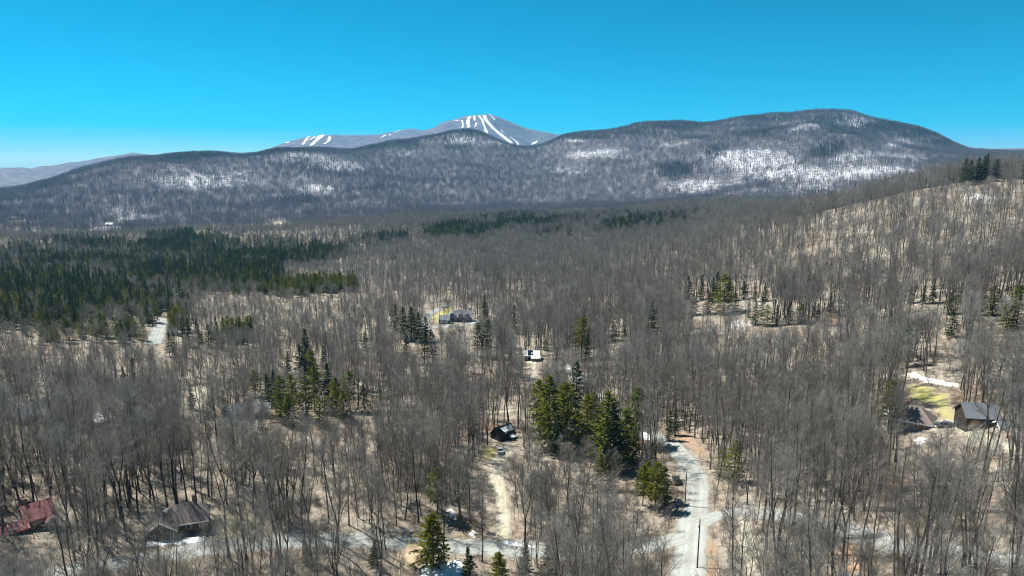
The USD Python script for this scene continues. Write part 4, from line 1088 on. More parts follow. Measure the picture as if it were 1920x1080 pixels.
def car(name, label, px, py, yaw, paint, kind='suv'):
    """Nose along local +y."""
    p = at(px, py)
    az = math.atan2(p[0], p[1])
    e = 0.8
    t = thing(name, label, 'car' if kind != 'pickup' else 'pickup truck', (p[0], p[1], p[2] + 0.25), -az + yaw)
    CLEAR.append((Point(p[0], p[1]).buffer(3.5), 0.0))
    low = [(-2.3, 0.35), (2.25, 0.35), (2.32, 0.62), (2.2, 0.86), (1.0, 1.02), (-2.25, 1.05), (-2.34, 0.7)]
    cab = [(1.0, 1.0), (0.35, 1.66), (-1.95, 1.70), (-2.28, 1.03)] if kind == 'suv' else [(1.0, 1.0), (0.45, 1.66), (-0.75, 1.68), (-0.95, 1.03)]
    rz = trimesh.transformations.rotation_matrix(math.pi / 2, [0, 0, 1])
    def ext(prof, w, taper=0.0):
        m = prism([(a, b) for a, b in prof], -w, w)
        if taper:
            z = m.vertices[:, 2]
            m.vertices[:, 0] *= 1 - taper * np.clip((z - z.min()) / np.ptp(z), 0, 1)
        return m
    part('body', ext(low, 0.93), M[paint], t)
    c = part('cabin', ext(cab, 0.86, 0.18), M[paint], t)
    gl = [(a * 0.93 - 0.02, 1.06 + (b - 1.0) * 0.82) for a, b in cab]
    part('side_window', ext(gl, 0.872, 0.165), M['glass'], c)
    for nm2, (a0, a1) in (('windscreen', (cab[0], cab[1])), ('rear_window', (cab[3], cab[2]))):
        s = 1 if nm2 == 'windscreen' else -1
        q = [(a0[0] * .85 + a1[0] * .15 + s * .025, a0[1] * .85 + a1[1] * .15), (a0[0] * .15 + a1[0] * .85 + s * .025, a0[1] * .15 + a1[1] * .85), (a0[0] * .15 + a1[0] * .85 - s * .04, a0[1] * .15 + a1[1] * .85 - .02), (a0[0] * .85 + a1[0] * .15 - s * .04, a0[1] * .85 + a1[1] * .15 - .02)]
        part(nm2, ext(q, 0.68), M['glass'], c)
    for sx in (-1, 1):
        for y in (1.45, -1.45):
            wm = trimesh.creation.cylinder(0.37, 0.26, sections=18)
            wm.apply_transform(trimesh.transformations.rotation_matrix(math.pi / 2, [0, 1, 0]))
            wm.apply_translation([sx * 0.84, y, 0.37])
            w = part('wheel', wm, M['tyre'], t)
            rm = trimesh.creation.cylinder(0.22, 0.02, sections=14)
            rm.apply_transform(trimesh.transformations.rotation_matrix(math.pi / 2, [0, 1, 0]))
            rm.apply_translation([sx * 0.985, y, 0.37])
            part('rim', rm, M['rim'], w)
        part('headlight', boxm(sx * .72 - .16, sx * .72 + .16, 2.22, 2.335, .66, .80), M['lamp_white'], t)
        part('tail_light', boxm(sx * .78 - .1, sx * .78 + .1, -2.36, -2.27, .74, .98), M['lamp_red'], t)
    if kind == 'pickup':
        part('bed', trimesh.util.concatenate([boxm(-.9, -.8, -2.28, -1.0, 1.05, 1.22), boxm(.8, .9, -2.28, -1.0, 1.05, 1.22), boxm(-.79, .79, -2.28, -2.2, 1.05, 1.22)]), M[paint], t)
    return t
car('parked_pickup', 'silver white pickup truck parked in front of the black cabin', 938, 850, math.radians(6), 'paint_silver', 'pickup')
car('parked_car', 'black car parked on the left verge of the gravel road', 1268, 905, math.radians(12), 'paint_black')
car('parked_car', 'dark grey car parked right of the hip roofed house', 1770, 803, math.radians(78), 'paint_grey')

# ------------------------------------------------------------------ utility poles, rocks, logs
M['pole'] = mat_simple('pole_wood', (0.10, 0.085, 0.07), 0.9, noise=4, var=.3)
M['rock'] = mat_simple('rock', (0.30, 0.29, 0.28), 0.9, noise=1.2, var=.35, bump=.6)
M['log'] = mat_simple('fallen_log', (0.34, 0.31, 0.28), 0.9, noise=3, var=.3)
M['steel'] = mat_simple('steel', (0.35, 0.36, 0.37), 0.5, metallic=0.6)
POLES = []
for px, py, hh, lab in ((1284, 950, 10.0, 'utility pole left of the gravel road beside the black car'), (1307, 1066, 11.5, 'utility pole at the bottom of the gravel road by the leaf bank')):
    p = at(px, py)
    t = thing('utility_pole', lab, 'utility pole', p, -math.atan2(p[0], p[1]) + 0.5)
    m = MB(); m.tube([(0, 0, -1.2), (0.03, 0, hh * .5), (0.08, 0, hh)], [0.17, 0.14, 0.105], 10)
    part('post', m.mesh(), M['pole'], t, smooth=True)
    a = part('insulator', trimesh.util.concatenate([trimesh.creation.cylinder(0.05, 0.24, sections=8).apply_translation([0.08, 0, hh + .12]), trimesh.creation.cylinder(0.08, 0.05, sections=8).apply_translation([0.08, 0, hh + .22])]), M['steel'], t)
    part('bracket', boxm(-0.28, -0.09, -.05, .05, hh - 1.9, hh - 1.45), M['steel'], t)
    CLEAR.append((Point(p[0], p[1]).buffer(2.0), 0.0))
def rock(px, py, s, label, seed):
    p = at(px, py)
    m = trimesh.creation.icosphere(3, 1.0)
    v = m.vertices * (0.62 + 0.75 * meshkit.fbm(m.vertices * 1.1 + seed * 3.1, 3, seed))[:, None]
    v[:, 2] *= 0.7
    m.vertices = v * s
    o = usdkit.mesh(stage, '/World/' + numbered('rock'), m, M['rock'], smooth=40)
    UsdGeom.Xformable(o).AddTranslateOp().Set(Gf.Vec3d(float(p[0]), float(p[1]), float(p[2]) + 0.12 * s))
    tag(o, label, 'rock')
rock(1272, 940, 1.1, 'pale boulder on the left verge between the black car and a pole', 1)
rock(1262, 951, 0.7, 'smaller grey rock below the pale boulder on the left verge', 2)
rock(1254, 931, 0.8, 'grey rock in the brush left of the pale boulder', 3)
rock(1246, 962, 0.9, 'grey rock low in the brush left of the road', 4)
rock(1398, 955, 1.0, 'dark rock at the corner above the right hand lane', 5)
rock(1022, 930, 0.8, 'small rock among trunks right of the dirt drive', 6)
for k, (px, py) in enumerate([(697, 998), (712, 997), (728, 997), (744, 998), (758, 999), (770, 1000)]):
    rock(px, py, 0.4 + 0.1 * (k % 3), ['leftmost', 'second', 'third', 'fourth', 'fifth', 'rightmost'][k] + ' small stone in the row along the upper edge of the lane', 10 + k)
def log(px, py, L, turn_, label, seed, rad=0.2):
    p = at(px, py)
    rng = np.random.default_rng(seed)
    xs = np.linspace(-L / 2, L / 2, 7)
    X, Y = p[0] + xs * math.cos(turn_), p[1] + xs * math.sin(turn_)
    P = np.column_stack([X, Y, ground(X, Y) + rad * 0.7 + rng.normal(size=7) * 0.05])
    m = MB(); m.tube(P, np.linspace(rad, rad * .5, 7), 7)
    for j in range(5):
        s = P[rng.integers(2, 6)]
        m.tube([s, s + [rng.normal() * .7, rng.normal() * .7, rng.uniform(.2, .9)]], [0.05, 0.02], 4)
    o = usdkit.mesh(stage, '/World/' + numbered('fallen_log'), m.mesh(), M['log'])
    tag(o, label, 'log')
log(1700, 880, 9, 2.2, 'pale fallen log among the trees below the hip roofed house', 1)
log(1590, 900, 11, 2.6, 'long fallen log on the slope above the right hand lane', 2)
log(1850, 905, 10, 2.4, 'fallen log on the slope at the far right', 3)
log(700, 975, 6, 0.3, 'fallen log on the leafy slope above the lane', 4, .14)
log(1500, 930, 7, 2.0, 'fallen log beside the right hand lane', 5, .15)

# ------------------------------------------------------------------ the woods
rng = np.random.default_rng(42)

def clear_of_sheets(x, y):
    ok = np.ones(len(x), bool)
    for poly, mg in CLEAR:
        b = poly.buffer(mg)
        x0, y0, x1, y1 = b.bounds
        k = ok & (x > x0) & (x < x1) & (y > y0) & (y < y1)
        i = np.nonzero(k)[0]
        if len(i):
            ok[i[contains_xy(b, x[i], y[i])]] = False
    return ok

# open views: (column0, row0, column1, row1, distance of what is seen, share of the trees in front that are missing)
VIEWS = [(1262, 845, 1328, 1079, 0, .97), (1236, 985, 1330, 1079, 0, .75), (1268, 880, 1300, 950, 0, .99), (660, 998, 790, 1045, 0, .78), (740, 1030, 790, 1079, 0, .9), (860, 1010, 965, 1050, 0, .75), (785, 960, 870, 1079, 0, .9),
         (932, 855, 958, 1010, 0, .80), (900, 838, 950, 868, 0, .95), (915, 790, 975, 845, 0, .97), (930, 842, 950, 860, 0, 1.0), (975, 648, 1018, 680, 0, .97), (990, 676, 1008, 712, 0, .8), (1045, 682, 1085, 700, 0, .6),
         (800, 568, 892, 612, 0, .93), (285, 600, 316, 642, 0, .9), (1700, 720, 1790, 795, 0, .92), (1700, 752, 1760, 800, 0, .92), (1788, 750, 1862, 800, 0, .7), (1760, 795, 1850, 840, 0, .4),
         (40, 930, 105, 1000, 0, .9), (262, 930, 395, 1028, 0, .82), (1380, 960, 1460, 1060, 0, .25), (1440, 960, 1640, 1010, 0, .45), (120, 1010, 250, 1079, 0, .68), (400, 960, 480, 1015, 0, .3), (530, 1010, 660, 1040, 0, .55), (390, 1018, 530, 1060, 0, .5), (1320, 990, 1350, 1079, 0, .6), (1700, 695, 1790, 722, 0, .5),
         (50, 765, 110, 792, 0, .4), (160, 785, 215, 805, 0, .4), (430, 762, 500, 784, 0, .1), (360, 725, 385, 765, 0, .35), (820, 940, 860, 985, 0, .5), (1545, 1010, 1630, 1079, 0, .35), (1880, 1030, 1920, 1062, 0, .5), (60, 725, 100, 768, 0, .4)]
VIEWS = [(a, b, c, d, float(np.hypot(*at((a + c) / 2, d)[:2])), p) for a, b, c, d, _, p in VIEWS]

def keep_views(x, y, h, cr, conifer=False):
    """False for trees that would hide what the photograph leaves open."""
    z = ground(x, y)
    px, pb = project(np.stack([x, y, z], -1))
    _, pt = project(np.stack([x, y, z + h], -1))
    r = np.hypot(x, y)
    hw = cr * F / r
    ok = np.ones(len(x), bool)
    u = rng.random((len(VIEWS), len(x)))
    for k, (x0, y0, x1, y1, rv, p) in enumerate(VIEWS):
        crown_bot = pb if conifer else pb - (pb - pt) * 0.42
        hit = (r < rv) & (px + hw * 0.8 > x0) & (px - hw * 0.8 < x1) & (pt < y1 - 2) & (crown_bot > y0)
        stem = (r < rv) & (px > x0) & (px < x1) & (pb > y0) & (pt < y1)
        ok &= ~(hit & (u[k] < p)) & ~(stem & ~hit & (u[k] < p * 0.45))
    return ok

def stand(pixels):
    return Polygon([tuple(at(*p)[:2]) for p in pixels]).buffer(0)

# stands of conifers: outline of the ground they grow on, density per hectare, forms, height scale
STANDS = [
    ([(-60, 505), (60, 500), (180, 490), (300, 500), (420, 520), (520, 505), (535, 525), (505, 560), (430, 575), (350, 600), (260, 618), (100, 632), (-60, 645)], 155, 'spruce', 1.0),
    ([(-60, 470), (120, 462), (260, 462), (420, 452), (520, 475), (520, 505), (420, 520), (300, 500), (150, 492), (-60, 505)], 120, 'spruce', .95),
    ([(250, 470), (280, 445), (360, 440), (420, 447), (440, 470), (340, 480)], 260, 'spruce', .95),
    ([(400, 500), (470, 470), (530, 480), (540, 510), (470, 525)], 300, 'spruce', .95),
    ([(500, 500), (530, 475), (600, 462), (700, 448), (780, 440), (760, 460), (660, 480), (600, 500), (530, 515)], 150, 'spruce', .95),
    ([(20, 462), (70, 450), (230, 452), (240, 460), (120, 466)], 160, 'spruce', .8),
    ([(450, 462), (480, 452), (560, 450), (640, 455), (600, 470), (500, 474)], 110, 'spruce', .85),
    ([(780, 448), (800, 425), (900, 412), (1040, 408), (1160, 406), (1250, 412), (1300, 415), (1310, 428), (1230, 445), (1130, 450), (1060, 455), (960, 450), (880, 460)], 190, 'spruce', .95),
    ([(840, 432), (900, 416), (1060, 414), (1130, 420), (1060, 434), (920, 440)], 260, 'spruce', 1.0),
    ([(840, 392), (870, 384), (960, 386), (990, 394), (940, 400), (860, 400)], 120, 'spruce', .8),
    ([(1180, 412), (1230, 402), (1330, 398), (1340, 410), (1280, 416)], 150, 'spruce', .8),
    ([(485, 545), (510, 538), (600, 532), (672, 534), (672, 548), (600, 554), (520, 562), (488, 562)], 420, 'hemlock', .85),
    ([(375, 560), (400, 540), (490, 530), (500, 545), (430, 560)], 170, 'hemlock', .75),
    ([(60, 645), (85, 625), (190, 625), (258, 620), (272, 640), (180, 668), (110, 665)], 300, 'hemlock', .8),
    ([(296, 620), (310, 608), (355, 604), (360, 620), (320, 632)], 260, 'hemlock', .8),
    ([(300, 660), (330, 640), (400, 640), (470, 632), (480, 650), (400, 668), (330, 678)], 130, 'spruce', .8),
    ([(410, 640), (430, 622), (475, 622), (475, 640), (440, 650)], 200, 'hemlock', .7),
]
stands = [(stand(p), d, k, s) for p, d, k, s in STANDS]

# single conifers read off the photograph: column and row of the foot, height in rows, form, words for what tells it apart
SINGLE = [
    (813, 1062, 86, 'spruce_f', 'bushy bright green roadside spruce between the sandy track and the snow bank'),
    (703, 1062, 40, 'spruce_e', 'sapling spruce by the small snow lump left of the sandy track'),
    (575, 1058, 36, 'spruce_e', 'small dark sapling spruce among thin trunks below the lane'),
    (936, 1098, 54, 'spruce_f', 'low bright young spruce below the lane, left of a dark pair'),
    (985, 1092, 62, 'spruce_c', 'left one of a pair of dark spruces below the lane'),
    (1026, 1096, 64, 'spruce_c', 'right one of a pair of dark spruces below the lane'),
    (878, 1085, 50, 'spruce_e', 'thin dark sapling right of the big snow bank'),
    (1376, 905, 72, 'hemlock_a', 'lone green hemlock standing right of the black car and the road'),
    (1352, 895, 46, 'hemlock_c', 'small pale hemlock close left of the lone green hemlock'),
    (1228, 958, 82, 'hemlock_b', 'tall thin hemlock in the thicket left of the black car'),
    (1205, 948, 70, 'hemlock_b', 'thin hemlock left beside the taller one in the roadside thicket'),
    (1012, 815, 80, 'hemlock_b', 'leftmost yellow topped hemlock of the clump right of the cabin'),
    (1030, 838, 105, 'hemlock_a', 'yellow topped tall hemlock second from left in the cabin clump'),
    (1052, 812, 70, 'hemlock_a', 'green hemlock just left of the tall dark spruce'),
    (1078, 800, 95, 'spruce_d', 'tallest dark spruce rising at the back of the cabin clump'),
    (1100, 842, 80, 'hemlock_a', 'green hemlock in the middle of the cabin clump'),
    (1082, 850, 64, 'hemlock_c', 'short hemlock low in the middle of the cabin clump'),
    (1136, 878, 110, 'hemlock_a', 'biggest bright green hemlock of the cabin clump with a dark shaded side'),
    (1150, 886, 100, 'spruce_a', 'dark spruce against the right side of the biggest bright hemlock'),
    (1172, 862, 74, 'hemlock_c', 'bright round hemlock right of the biggest hemlock'),
    (1192, 838, 84, 'hemlock_b', 'slim hemlock with lopsided yellow boughs near the road bend'),
    (1253, 828, 46, 'spruce_b', 'narrow dark spruce at the inner bend of the gravel road'),
    (1266, 818, 44, 'spruce_b', 'narrow dark spruce just right of the road bend'),
    (1186, 872, 50, 'hemlock_c', 'low hemlock behind the snow near the road bend'),
    (1090, 672, 62, 'hemlock_b', 'slim green hemlock right of the white roofed house'),
    (1098, 690, 52, 'spruce_d', 'dark spruce below the slim hemlock right of the white roofed house'),
    (1222, 636, 52, 'spruce_c', 'dense dark spruce alone on the slope above the road bend'),
    (1150, 640, 26, 'hemlock_c', 'low green hemlock in a small group left of the dense dark spruce'),
    (1170, 640, 24, 'hemlock_c', 'low yellowish hemlock in a small group left of the dense dark spruce'),
    (1024, 658, 22, 'spruce_c', 'small spruce just right of the white roofed house'),
    (910, 612, 46, 'spruce_b', 'narrow dark spruce right of the large grey house'),
    (966, 626, 42, 'spruce_b', 'narrow dark spruce alone right of the large grey house'),
    (895, 668, 52, 'spruce_d', 'left spruce of the pair below the large grey house'),
    (913, 668, 56, 'spruce_d', 'right spruce of the pair below the large grey house'),
    (741, 622, 40, 'spruce_b', 'leftmost narrow spruce of the clump below the house drive'),
    (756, 634, 44, 'spruce_c', 'second spruce from left in the clump below the house drive'),
    (772, 640, 54, 'spruce_a', 'tallest spruce of the clump below the house drive'),
    (786, 642, 46, 'spruce_c', 'fourth spruce from left in the clump below the house drive'),
    (798, 640, 38, 'spruce_c', 'rightmost spruce of the clump below the house drive'),
    (762, 668, 34, 'spruce_c', 'small spruce below the clump under the house drive'),
    (796, 682, 52, 'spruce_d', 'left dark spruce of the lower pair under the house drive'),
    (812, 684, 54, 'spruce_d', 'right dark spruce of the lower pair under the house drive'),
    (686, 658, 30, 'spruce_c', 'lone small spruce left of the house drive clump'),
    (573, 700, 66, 'spruce_b', 'tall narrow spruce above the yellow green clump'),
    (566, 712, 52, 'spruce_a', 'dark spruce left under the tall narrow spruce'),
    (585, 712, 46, 'hemlock_a', 'green hemlock right under the tall narrow spruce'),
    (540, 705, 36, 'spruce_b', 'thin dark spruce left of the tall narrow spruce'),
    (606, 690, 34, 'spruce_b', 'thin dark spruce right of the tall narrow spruce'),
    (505, 778, 58, 'spruce_d', 'leftmost dark spruce of the yellow green clump'),
    (528, 790, 66, 'hemlock_a', 'green hemlock second in the yellow green clump'),
    (552, 780, 60, 'hemlock_b', 'green hemlock third in the yellow green clump'),
    (575, 786, 62, 'hemlock_a', 'green hemlock in the middle of the yellow green clump'),
    (600, 800, 44, 'hemlock_c', 'lowest bright yellow hemlock in front of the clump'),
    (618, 772, 70, 'spruce_a', 'dark spruce at the back of the yellow green clump'),
    (632, 780, 58, 'hemlock_a', 'hemlock right of the dark back spruce in the clump'),
    (655, 770, 58, 'hemlock_b', 'bright yellow hemlock near the right end of the clump'),
    (683, 772, 40, 'hemlock_c', 'rightmost bright hemlock of the yellow green clump'),
    (480, 745, 40, 'hemlock_c', 'small green hemlock left above the yellow green clump'),
    (714, 758, 30, 'spruce_c', 'small spruce right of the yellow green clump'),
    (423, 790, 44, 'spruce_b', 'narrow dark spruce left of the small blue grey house'),
    (360, 768, 34, 'spruce_c', 'dark spruce in the gap left of the narrow spruce'),
    (391, 786, 24, 'spruce_e', 'little spruce between two dark spruces on the left'),
    (209, 798, 34, 'spruce_c', 'very dark spruce right of the snowy roofed house'),
    (253, 728, 40, 'spruce_b', 'lone dark narrow spruce on the left slope'),
    (233, 722, 26, 'spruce_c', 'small spruce left of the lone narrow spruce on the left slope'),
    (8, 742, 26, 'spruce_c', 'small green spruce at the left edge above the pale house'),
    (318, 668, 34, 'spruce_d', 'dark spruce right of the pale gravel road gap'),
    (354, 650, 40, 'spruce_b', 'narrow spruce behind the pale gravel road gap'),
    (392, 650, 32, 'spruce_c', 'short wide spruce right of the pale gravel road gap'),
    (1290, 566, 36, 'spruce_c', 'leftmost spruce of the group on the right hillside'),
    (1313, 562, 36, 'spruce_b', 'narrow spruce second from left on the right hillside'),
    (1327, 590, 34, 'spruce_c', 'dark spruce below the narrow one on the right hillside'),
    (1345, 566, 42, 'spruce_d', 'tall spruce in the middle of the right hillside group'),
    (1356, 590, 56, 'hemlock_a', 'biggest green hemlock of the right hillside group'),
    (1336, 568, 36, 'spruce_b', 'thin spruce left of the tall middle one on the right hillside'),
    (1378, 590, 30, 'spruce_c', 'spruce right of the biggest hemlock on the right hillside'),
    (1394, 562, 26, 'spruce_c', 'small spruce right above the hillside group'),
    (1416, 566, 28, 'spruce_b', 'small narrow spruce right of the hillside group'),
    (1434, 566, 26, 'spruce_c', 'rightmost small spruce of the hillside group'),
    (1404, 596, 26, 'spruce_b', 'narrow spruce in the lower row of the right hillside'),
    (1416, 610, 32, 'spruce_c', 'dark spruce in the lower row of the right hillside'),
    (1438, 612, 30, 'hemlock_c', 'green hemlock in the lower row of the right hillside'),
    (1478, 608, 30, 'spruce_c', 'spruce near the right end of the lower hillside row'),
    (1500, 606, 28, 'hemlock_c', 'pale hemlock at the right end of the lower hillside row'),
    (1557, 586, 28, 'spruce_b', 'spruce beside the snowy gap on the right hillside'),
    (1532, 602, 24, 'spruce_c', 'small spruce left below the snowy gap'),
    (1622, 592, 24, 'spruce_c', 'small dark spruce right of the snowy gap'),
    (1706, 570, 22, 'spruce_c', 'small spruce left of two narrow ones on the far right slope'),
    (1730, 570, 26, 'spruce_b', 'narrow spruce left of a pair on the far right slope'),
    (1748, 570, 30, 'spruce_b', 'narrow spruce right of a pair on the far right slope'),
    (1778, 590, 28, 'spruce_c', 'dark bushy spruce on the far right slope'),
    (1790, 588, 24, 'hemlock_c', 'green hemlock beside the dark bushy spruce'),
    (1838, 592, 34, 'spruce_d', 'spruce left of the round hemlock at the far right'),
    (1860, 592, 36, 'hemlock_a', 'round green hemlock at the far right slope'),
    (1905, 618, 52, 'hemlock_a', 'large green hemlock at the right edge of the picture'),
    (1888, 622, 34, 'hemlock_c', 'smaller hemlock left of the large one at the right edge'),
    (1783, 632, 34, 'spruce_c', 'dark spruce below the bushy pair on the far right slope'),
    (1806, 346, 34, 'spruce_c', 'leftmost dark spruce on the crest of the right hill'),
    (1816, 348, 30, 'spruce_c', 'second dark spruce on the crest of the right hill'),
    (1830, 344, 34, 'spruce_c', 'third dark spruce on the crest of the right hill'),
    (1841, 342, 32, 'spruce_c', 'fourth dark spruce on the crest of the right hill'),
    (1848, 342, 34, 'spruce_b', 'pointed dark spruce at the right end of the crest clump'),
    (1866, 340, 26, 'spruce_c', 'small dark spruce right of the crest clump'),
    (1919, 345, 36, 'spruce_d', 'dark spruce on the crest at the right edge'),
    (1700, 690, 56, 'spruce_d', 'dark thin boughed spruce at the wood edge above the lawn'),
    (1664, 812, 70, 'hemlock_b', 'shadowy grey green hemlock left of the hip roofed house'),
    (820, 965, 80, 'hemlock_b', 'thin dark hemlock behind the roadside spruce'),
    (1020, 800, 62, 'hemlock_a', 'green hemlock at the back left of the cabin clump'),
    (1064, 826, 84, 'hemlock_b', 'bare stemmed hemlock between two green ones in the cabin clump'),
    (1112, 812, 60, 'hemlock_a', 'green hemlock at the back right of the cabin clump'),
    (1122, 858, 76, 'spruce_c', 'dark spruce left against the biggest bright hemlock'),
    (1044, 856, 62, 'spruce_c', 'dark low spruce at the lower left of the cabin clump'),
    (1215, 930, 60, 'hemlock_c', 'low green hemlock left in the roadside thicket'),
    (1245, 945, 64, 'hemlock_a', 'green hemlock right in the roadside thicket by the black car'),
    (515, 762, 52, 'spruce_a', 'pointed spruce at the back left of the yellow green clump'),
    (542, 798, 46, 'hemlock_a', 'low green hemlock at the front left of the yellow green clump'),
    (590, 770, 64, 'hemlock_b', 'tall stemmed hemlock at the back of the yellow green clump'),
    (645, 790, 46, 'hemlock_c', 'yellow hemlock at the front right of the yellow green clump'),
    (1300, 592, 30, 'spruce_c', 'spruce at the lower left of the right hillside group'),
    (1366, 566, 36, 'spruce_a', 'pointed spruce behind the biggest hillside hemlock'),
    (1428, 600, 32, 'spruce_d', 'ragged spruce in the lower row of the right hillside'),
    (1456, 610, 28, 'spruce_a', 'pointed spruce in the lower row of the right hillside'),
    (1125, 915, 60, 'hemlock_c', 'dull hemlock deep in the thicket below the cabin clump'),
]
con_items = []                     # (form, x, y, z, turn, scale, label or None, category)
for px, py, hp, form, label in SINGLE:
    p = at(px, min(py, 1130))
    d = math.hypot(p[0], p[1], p[2] - CAMZ)
    el = math.atan2(CAMZ - p[2], math.hypot(p[0], p[1]))
    hh = hp * (1.3 if py < 640 else 1.22 if py < 900 else 1.0) * d / F / max(0.5, math.cos(el))
    con_items.append((form, p[0], p[1], p[2], rng.uniform(0, 6.28), float(np.clip(hh / CON_H[form], 0.45, 1.7)), label, form.split('_')[0]))

for it, (px, py, hp, fm, lb) in zip(con_items, SINGLE):      # most of these stand in the open, so few trees hide them
    w_ = .24 if py < 720 else .16
    VIEWS.append((px - hp * w_, py - hp, px + hp * w_, py - hp * .35, math.hypot(it[1], it[2]) - 1.0, .95 if py < 720 else .78))

VIEWS += [(x0, y0, x1, y1, float(np.hypot(*at((x0 + x1) / 2, y1 + 14)[:2])), p) for x0, y0, x1, y1, p in [(485, 508, 672, 538, .85), (60, 592, 270, 640, .75), (296, 580, 362, 615, .8), (300, 602, 475, 650, .55), (380, 530, 500, 548, .7), (1268, 532, 1445, 612, .6), (1440, 575, 1505, 605, .6), (1825, 562, 1920, 615, .6), (500, 705, 695, 785, .45), (1000, 730, 1165, 860, .5)]]

# candidate places on a jittered grid over the seen wedge
def grid(cell, r0, r1, half=50.0):
    n = int(r1 / cell) + 1
    gx, gy = np.meshgrid(np.arange(-n, n + 1), np.arange(0, n + 1))
    x, y = gx.ravel() * cell, gy.ravel() * cell
    a, r = np.abs(np.arctan2(x, y)), np.hypot(x, y)
    k = (r > r0 - cell) & (r < r1 + cell) & (a < math.radians(half))
    x, y = x[k] + rng.uniform(-.5, .5, k.sum()) * cell, y[k] + rng.uniform(-.5, .5, k.sum()) * cell
    r = np.hypot(x, y)
    k = (r >= r0) & (r < r1)
    return x[k], y[k]

R_NEAR, R_MID, R_FAR = 420.0, 1650.0, 5000.0
X1, Y1 = grid(3.6, 62, R_NEAR, 54)
X2, Y2 = grid(4.7, R_NEAR, R_MID)
X, Y = np.r_[X1, X2], np.r_[Y1, Y2]
ok = in_view(X, Y, 20)
X, Y = X[ok], Y[ok]
ok = clear_of_sheets(X, Y)
X, Y = X[ok], Y[ok]

# conifers in their stands
patch = meshkit.fbm(np.column_stack([X / 60, Y / 60, 0 * X]), 3, 55)
taken = np.zeros(len(X), bool)
dens_cell = np.where(np.hypot(X, Y) < R_NEAR, 3.6 ** 2, 4.7 ** 2)
for poly, dens, kind, sc in stands:
    i = np.nonzero(contains_xy(poly, X, Y) & ~taken)[0]
    i = i[rng.random(len(i)) < dens * dens_cell[i] / 1e4 * np.clip((patch[i] - 0.30) * 4.5, 0.05, 1.5)]
    taken[i] = True
    for k in i:
        if kind == 'spruce':
            f = ['spruce_a', 'spruce_b', 'spruce_c', 'spruce_d', 'hemlock_a'][int(rng.choice(5, p=[.25, .18, .2, .17, .20]))]
        else:
            f = ['hemlock_a', 'hemlock_b', 'hemlock_c', 'spruce_a'][int(rng.choice(4, p=[.45, .2, .3, .05]))]
        con_items.append((f, X[k], Y[k], float(ground(X[k:k + 1], Y[k:k + 1])[0]), rng.uniform(0, 6.28), sc * rng.uniform(.75, 1.15), None, f.split('_')[0]))
# a few scattered ones elsewhere
i = np.nonzero(~taken & (np.hypot(X, Y) > 500) & (rng.random(len(X)) < 0.006 + 0.02 * (np.hypot(X, Y) > 960)))[0]
taken[i] = True
for k in i:
    f = ['spruce_a', 'spruce_b', 'spruce_c', 'hemlock_c'][int(rng.integers(0, 4))]
    con_items.append((f, X[k], Y[k], float(ground(X[k:k + 1], Y[k:k + 1])[0]), rng.uniform(0, 6.28), rng.uniform(.5, .95), None, f.split('_')[0]))

# bare trees fill the rest; thinner inside the conifer stands and around single conifers
keep = ~taken
for poly, dens, kind, sc in stands:
    i = np.nonzero(contains_xy(poly, X, Y))[0]
    keep[i[rng.random(len(i)) < np.minimum(.92, dens / 380 * np.clip((patch[i] - 0.30) * 4.5, 0.05, 1.5))]] = False
for it in con_items[:len(SINGLE)]:
    keep &= np.hypot(X - it[1], Y - it[2]) > 2.2
X, Y = X[keep], Y[keep]
clump = meshkit.fbm(np.column_stack([X / 45, Y / 45, 0 * X]), 3, 21)
gap = meshkit.fbm(np.column_stack([X / 22, Y / 22, 0 * X]), 2, 33)
r = np.hypot(X, Y)
# the steeper right hillside is thinner, so that its floor shows between the trunks
a = np.arctan2(X, Y)
thin = 0.76 - 0.28 * np.clip((a - 0.12) / 0.3, 0, 1) * np.clip((r - 240) / 180, 0, 1)
thin = thin * (1 - 0.24 * np.clip((r - 420) / 120, 0, 1))
keep = (rng.random(len(X)) < thin) & (gap > 0.26)
X, Y, clump, r = X[keep], Y[keep], clump[keep], r[keep]
n = len(X)
w = np.array([.15, .15, .12, .08, .13, .10, .11, .07, .075, .04])
form = rng.choice(len(BARE), n, p=w / w.sum())
young = clump > 0.62
form = np.where(young & (rng.random(n) < .45), rng.choice([7, 8], n), form)
scale = rng.uniform(.82, 1.12, n) * (0.88 + 0.3 * (meshkit.fbm(np.column_stack([X / 120, Y / 120, 0 * X]), 2, 8)))
fx, fy = project(np.column_stack([X, Y, ground(X, Y)]))
low = np.clip((1010 - fx) / 480, 0, 1) * np.clip((860 - fy) / 110, 0, 1)        # younger, lower wood on the left of the valley
scale *= 1 - 0.36 * low
H = np.array(BARE_H)[form] * scale
ok = keep_views(X, Y, H, np.full(n, 2.6)) & in_view(X, Y, H + 1)
X, Y, form, scale, H = X[ok], Y[ok], form[ok], scale[ok], H[ok]
# thickets of young stems near the lanes
X6, Y6 = grid(2.5, 78, 300, 48)
qx, qy = project(np.column_stack([X6, Y6, ground(X6, Y6)]))
th = np.zeros(len(X6))
for a0, b0, a1, b1, w_ in [(965, 850, 1265, 1130, .34), (1330, 900, 1480, 1130, .34), (1480, 960, 1925, 1160, .36), (-10, 960, 300, 1160, .30), (860, 880, 925, 1010, .3), (300, 1040, 640, 1160, .2), (1440, 760, 1925, 960, .14), (-10, 830, 900, 960, .12)]:
    th = np.maximum(th, w_ * ((qx > a0) & (qx < a1) & (qy > b0) & (qy < b1)))
k = (rng.random(len(X6)) < th) & clear_of_sheets(X6, Y6)
X6, Y6 = X6[k], Y6[k]
f6 = rng.choice([7, 8, 8, 4], len(X6))
s6 = rng.uniform(.42, .85, len(X6)) * np.where(f6 == 4, .6, 1.0)
H6 = np.array(BARE_H)[f6] * s6
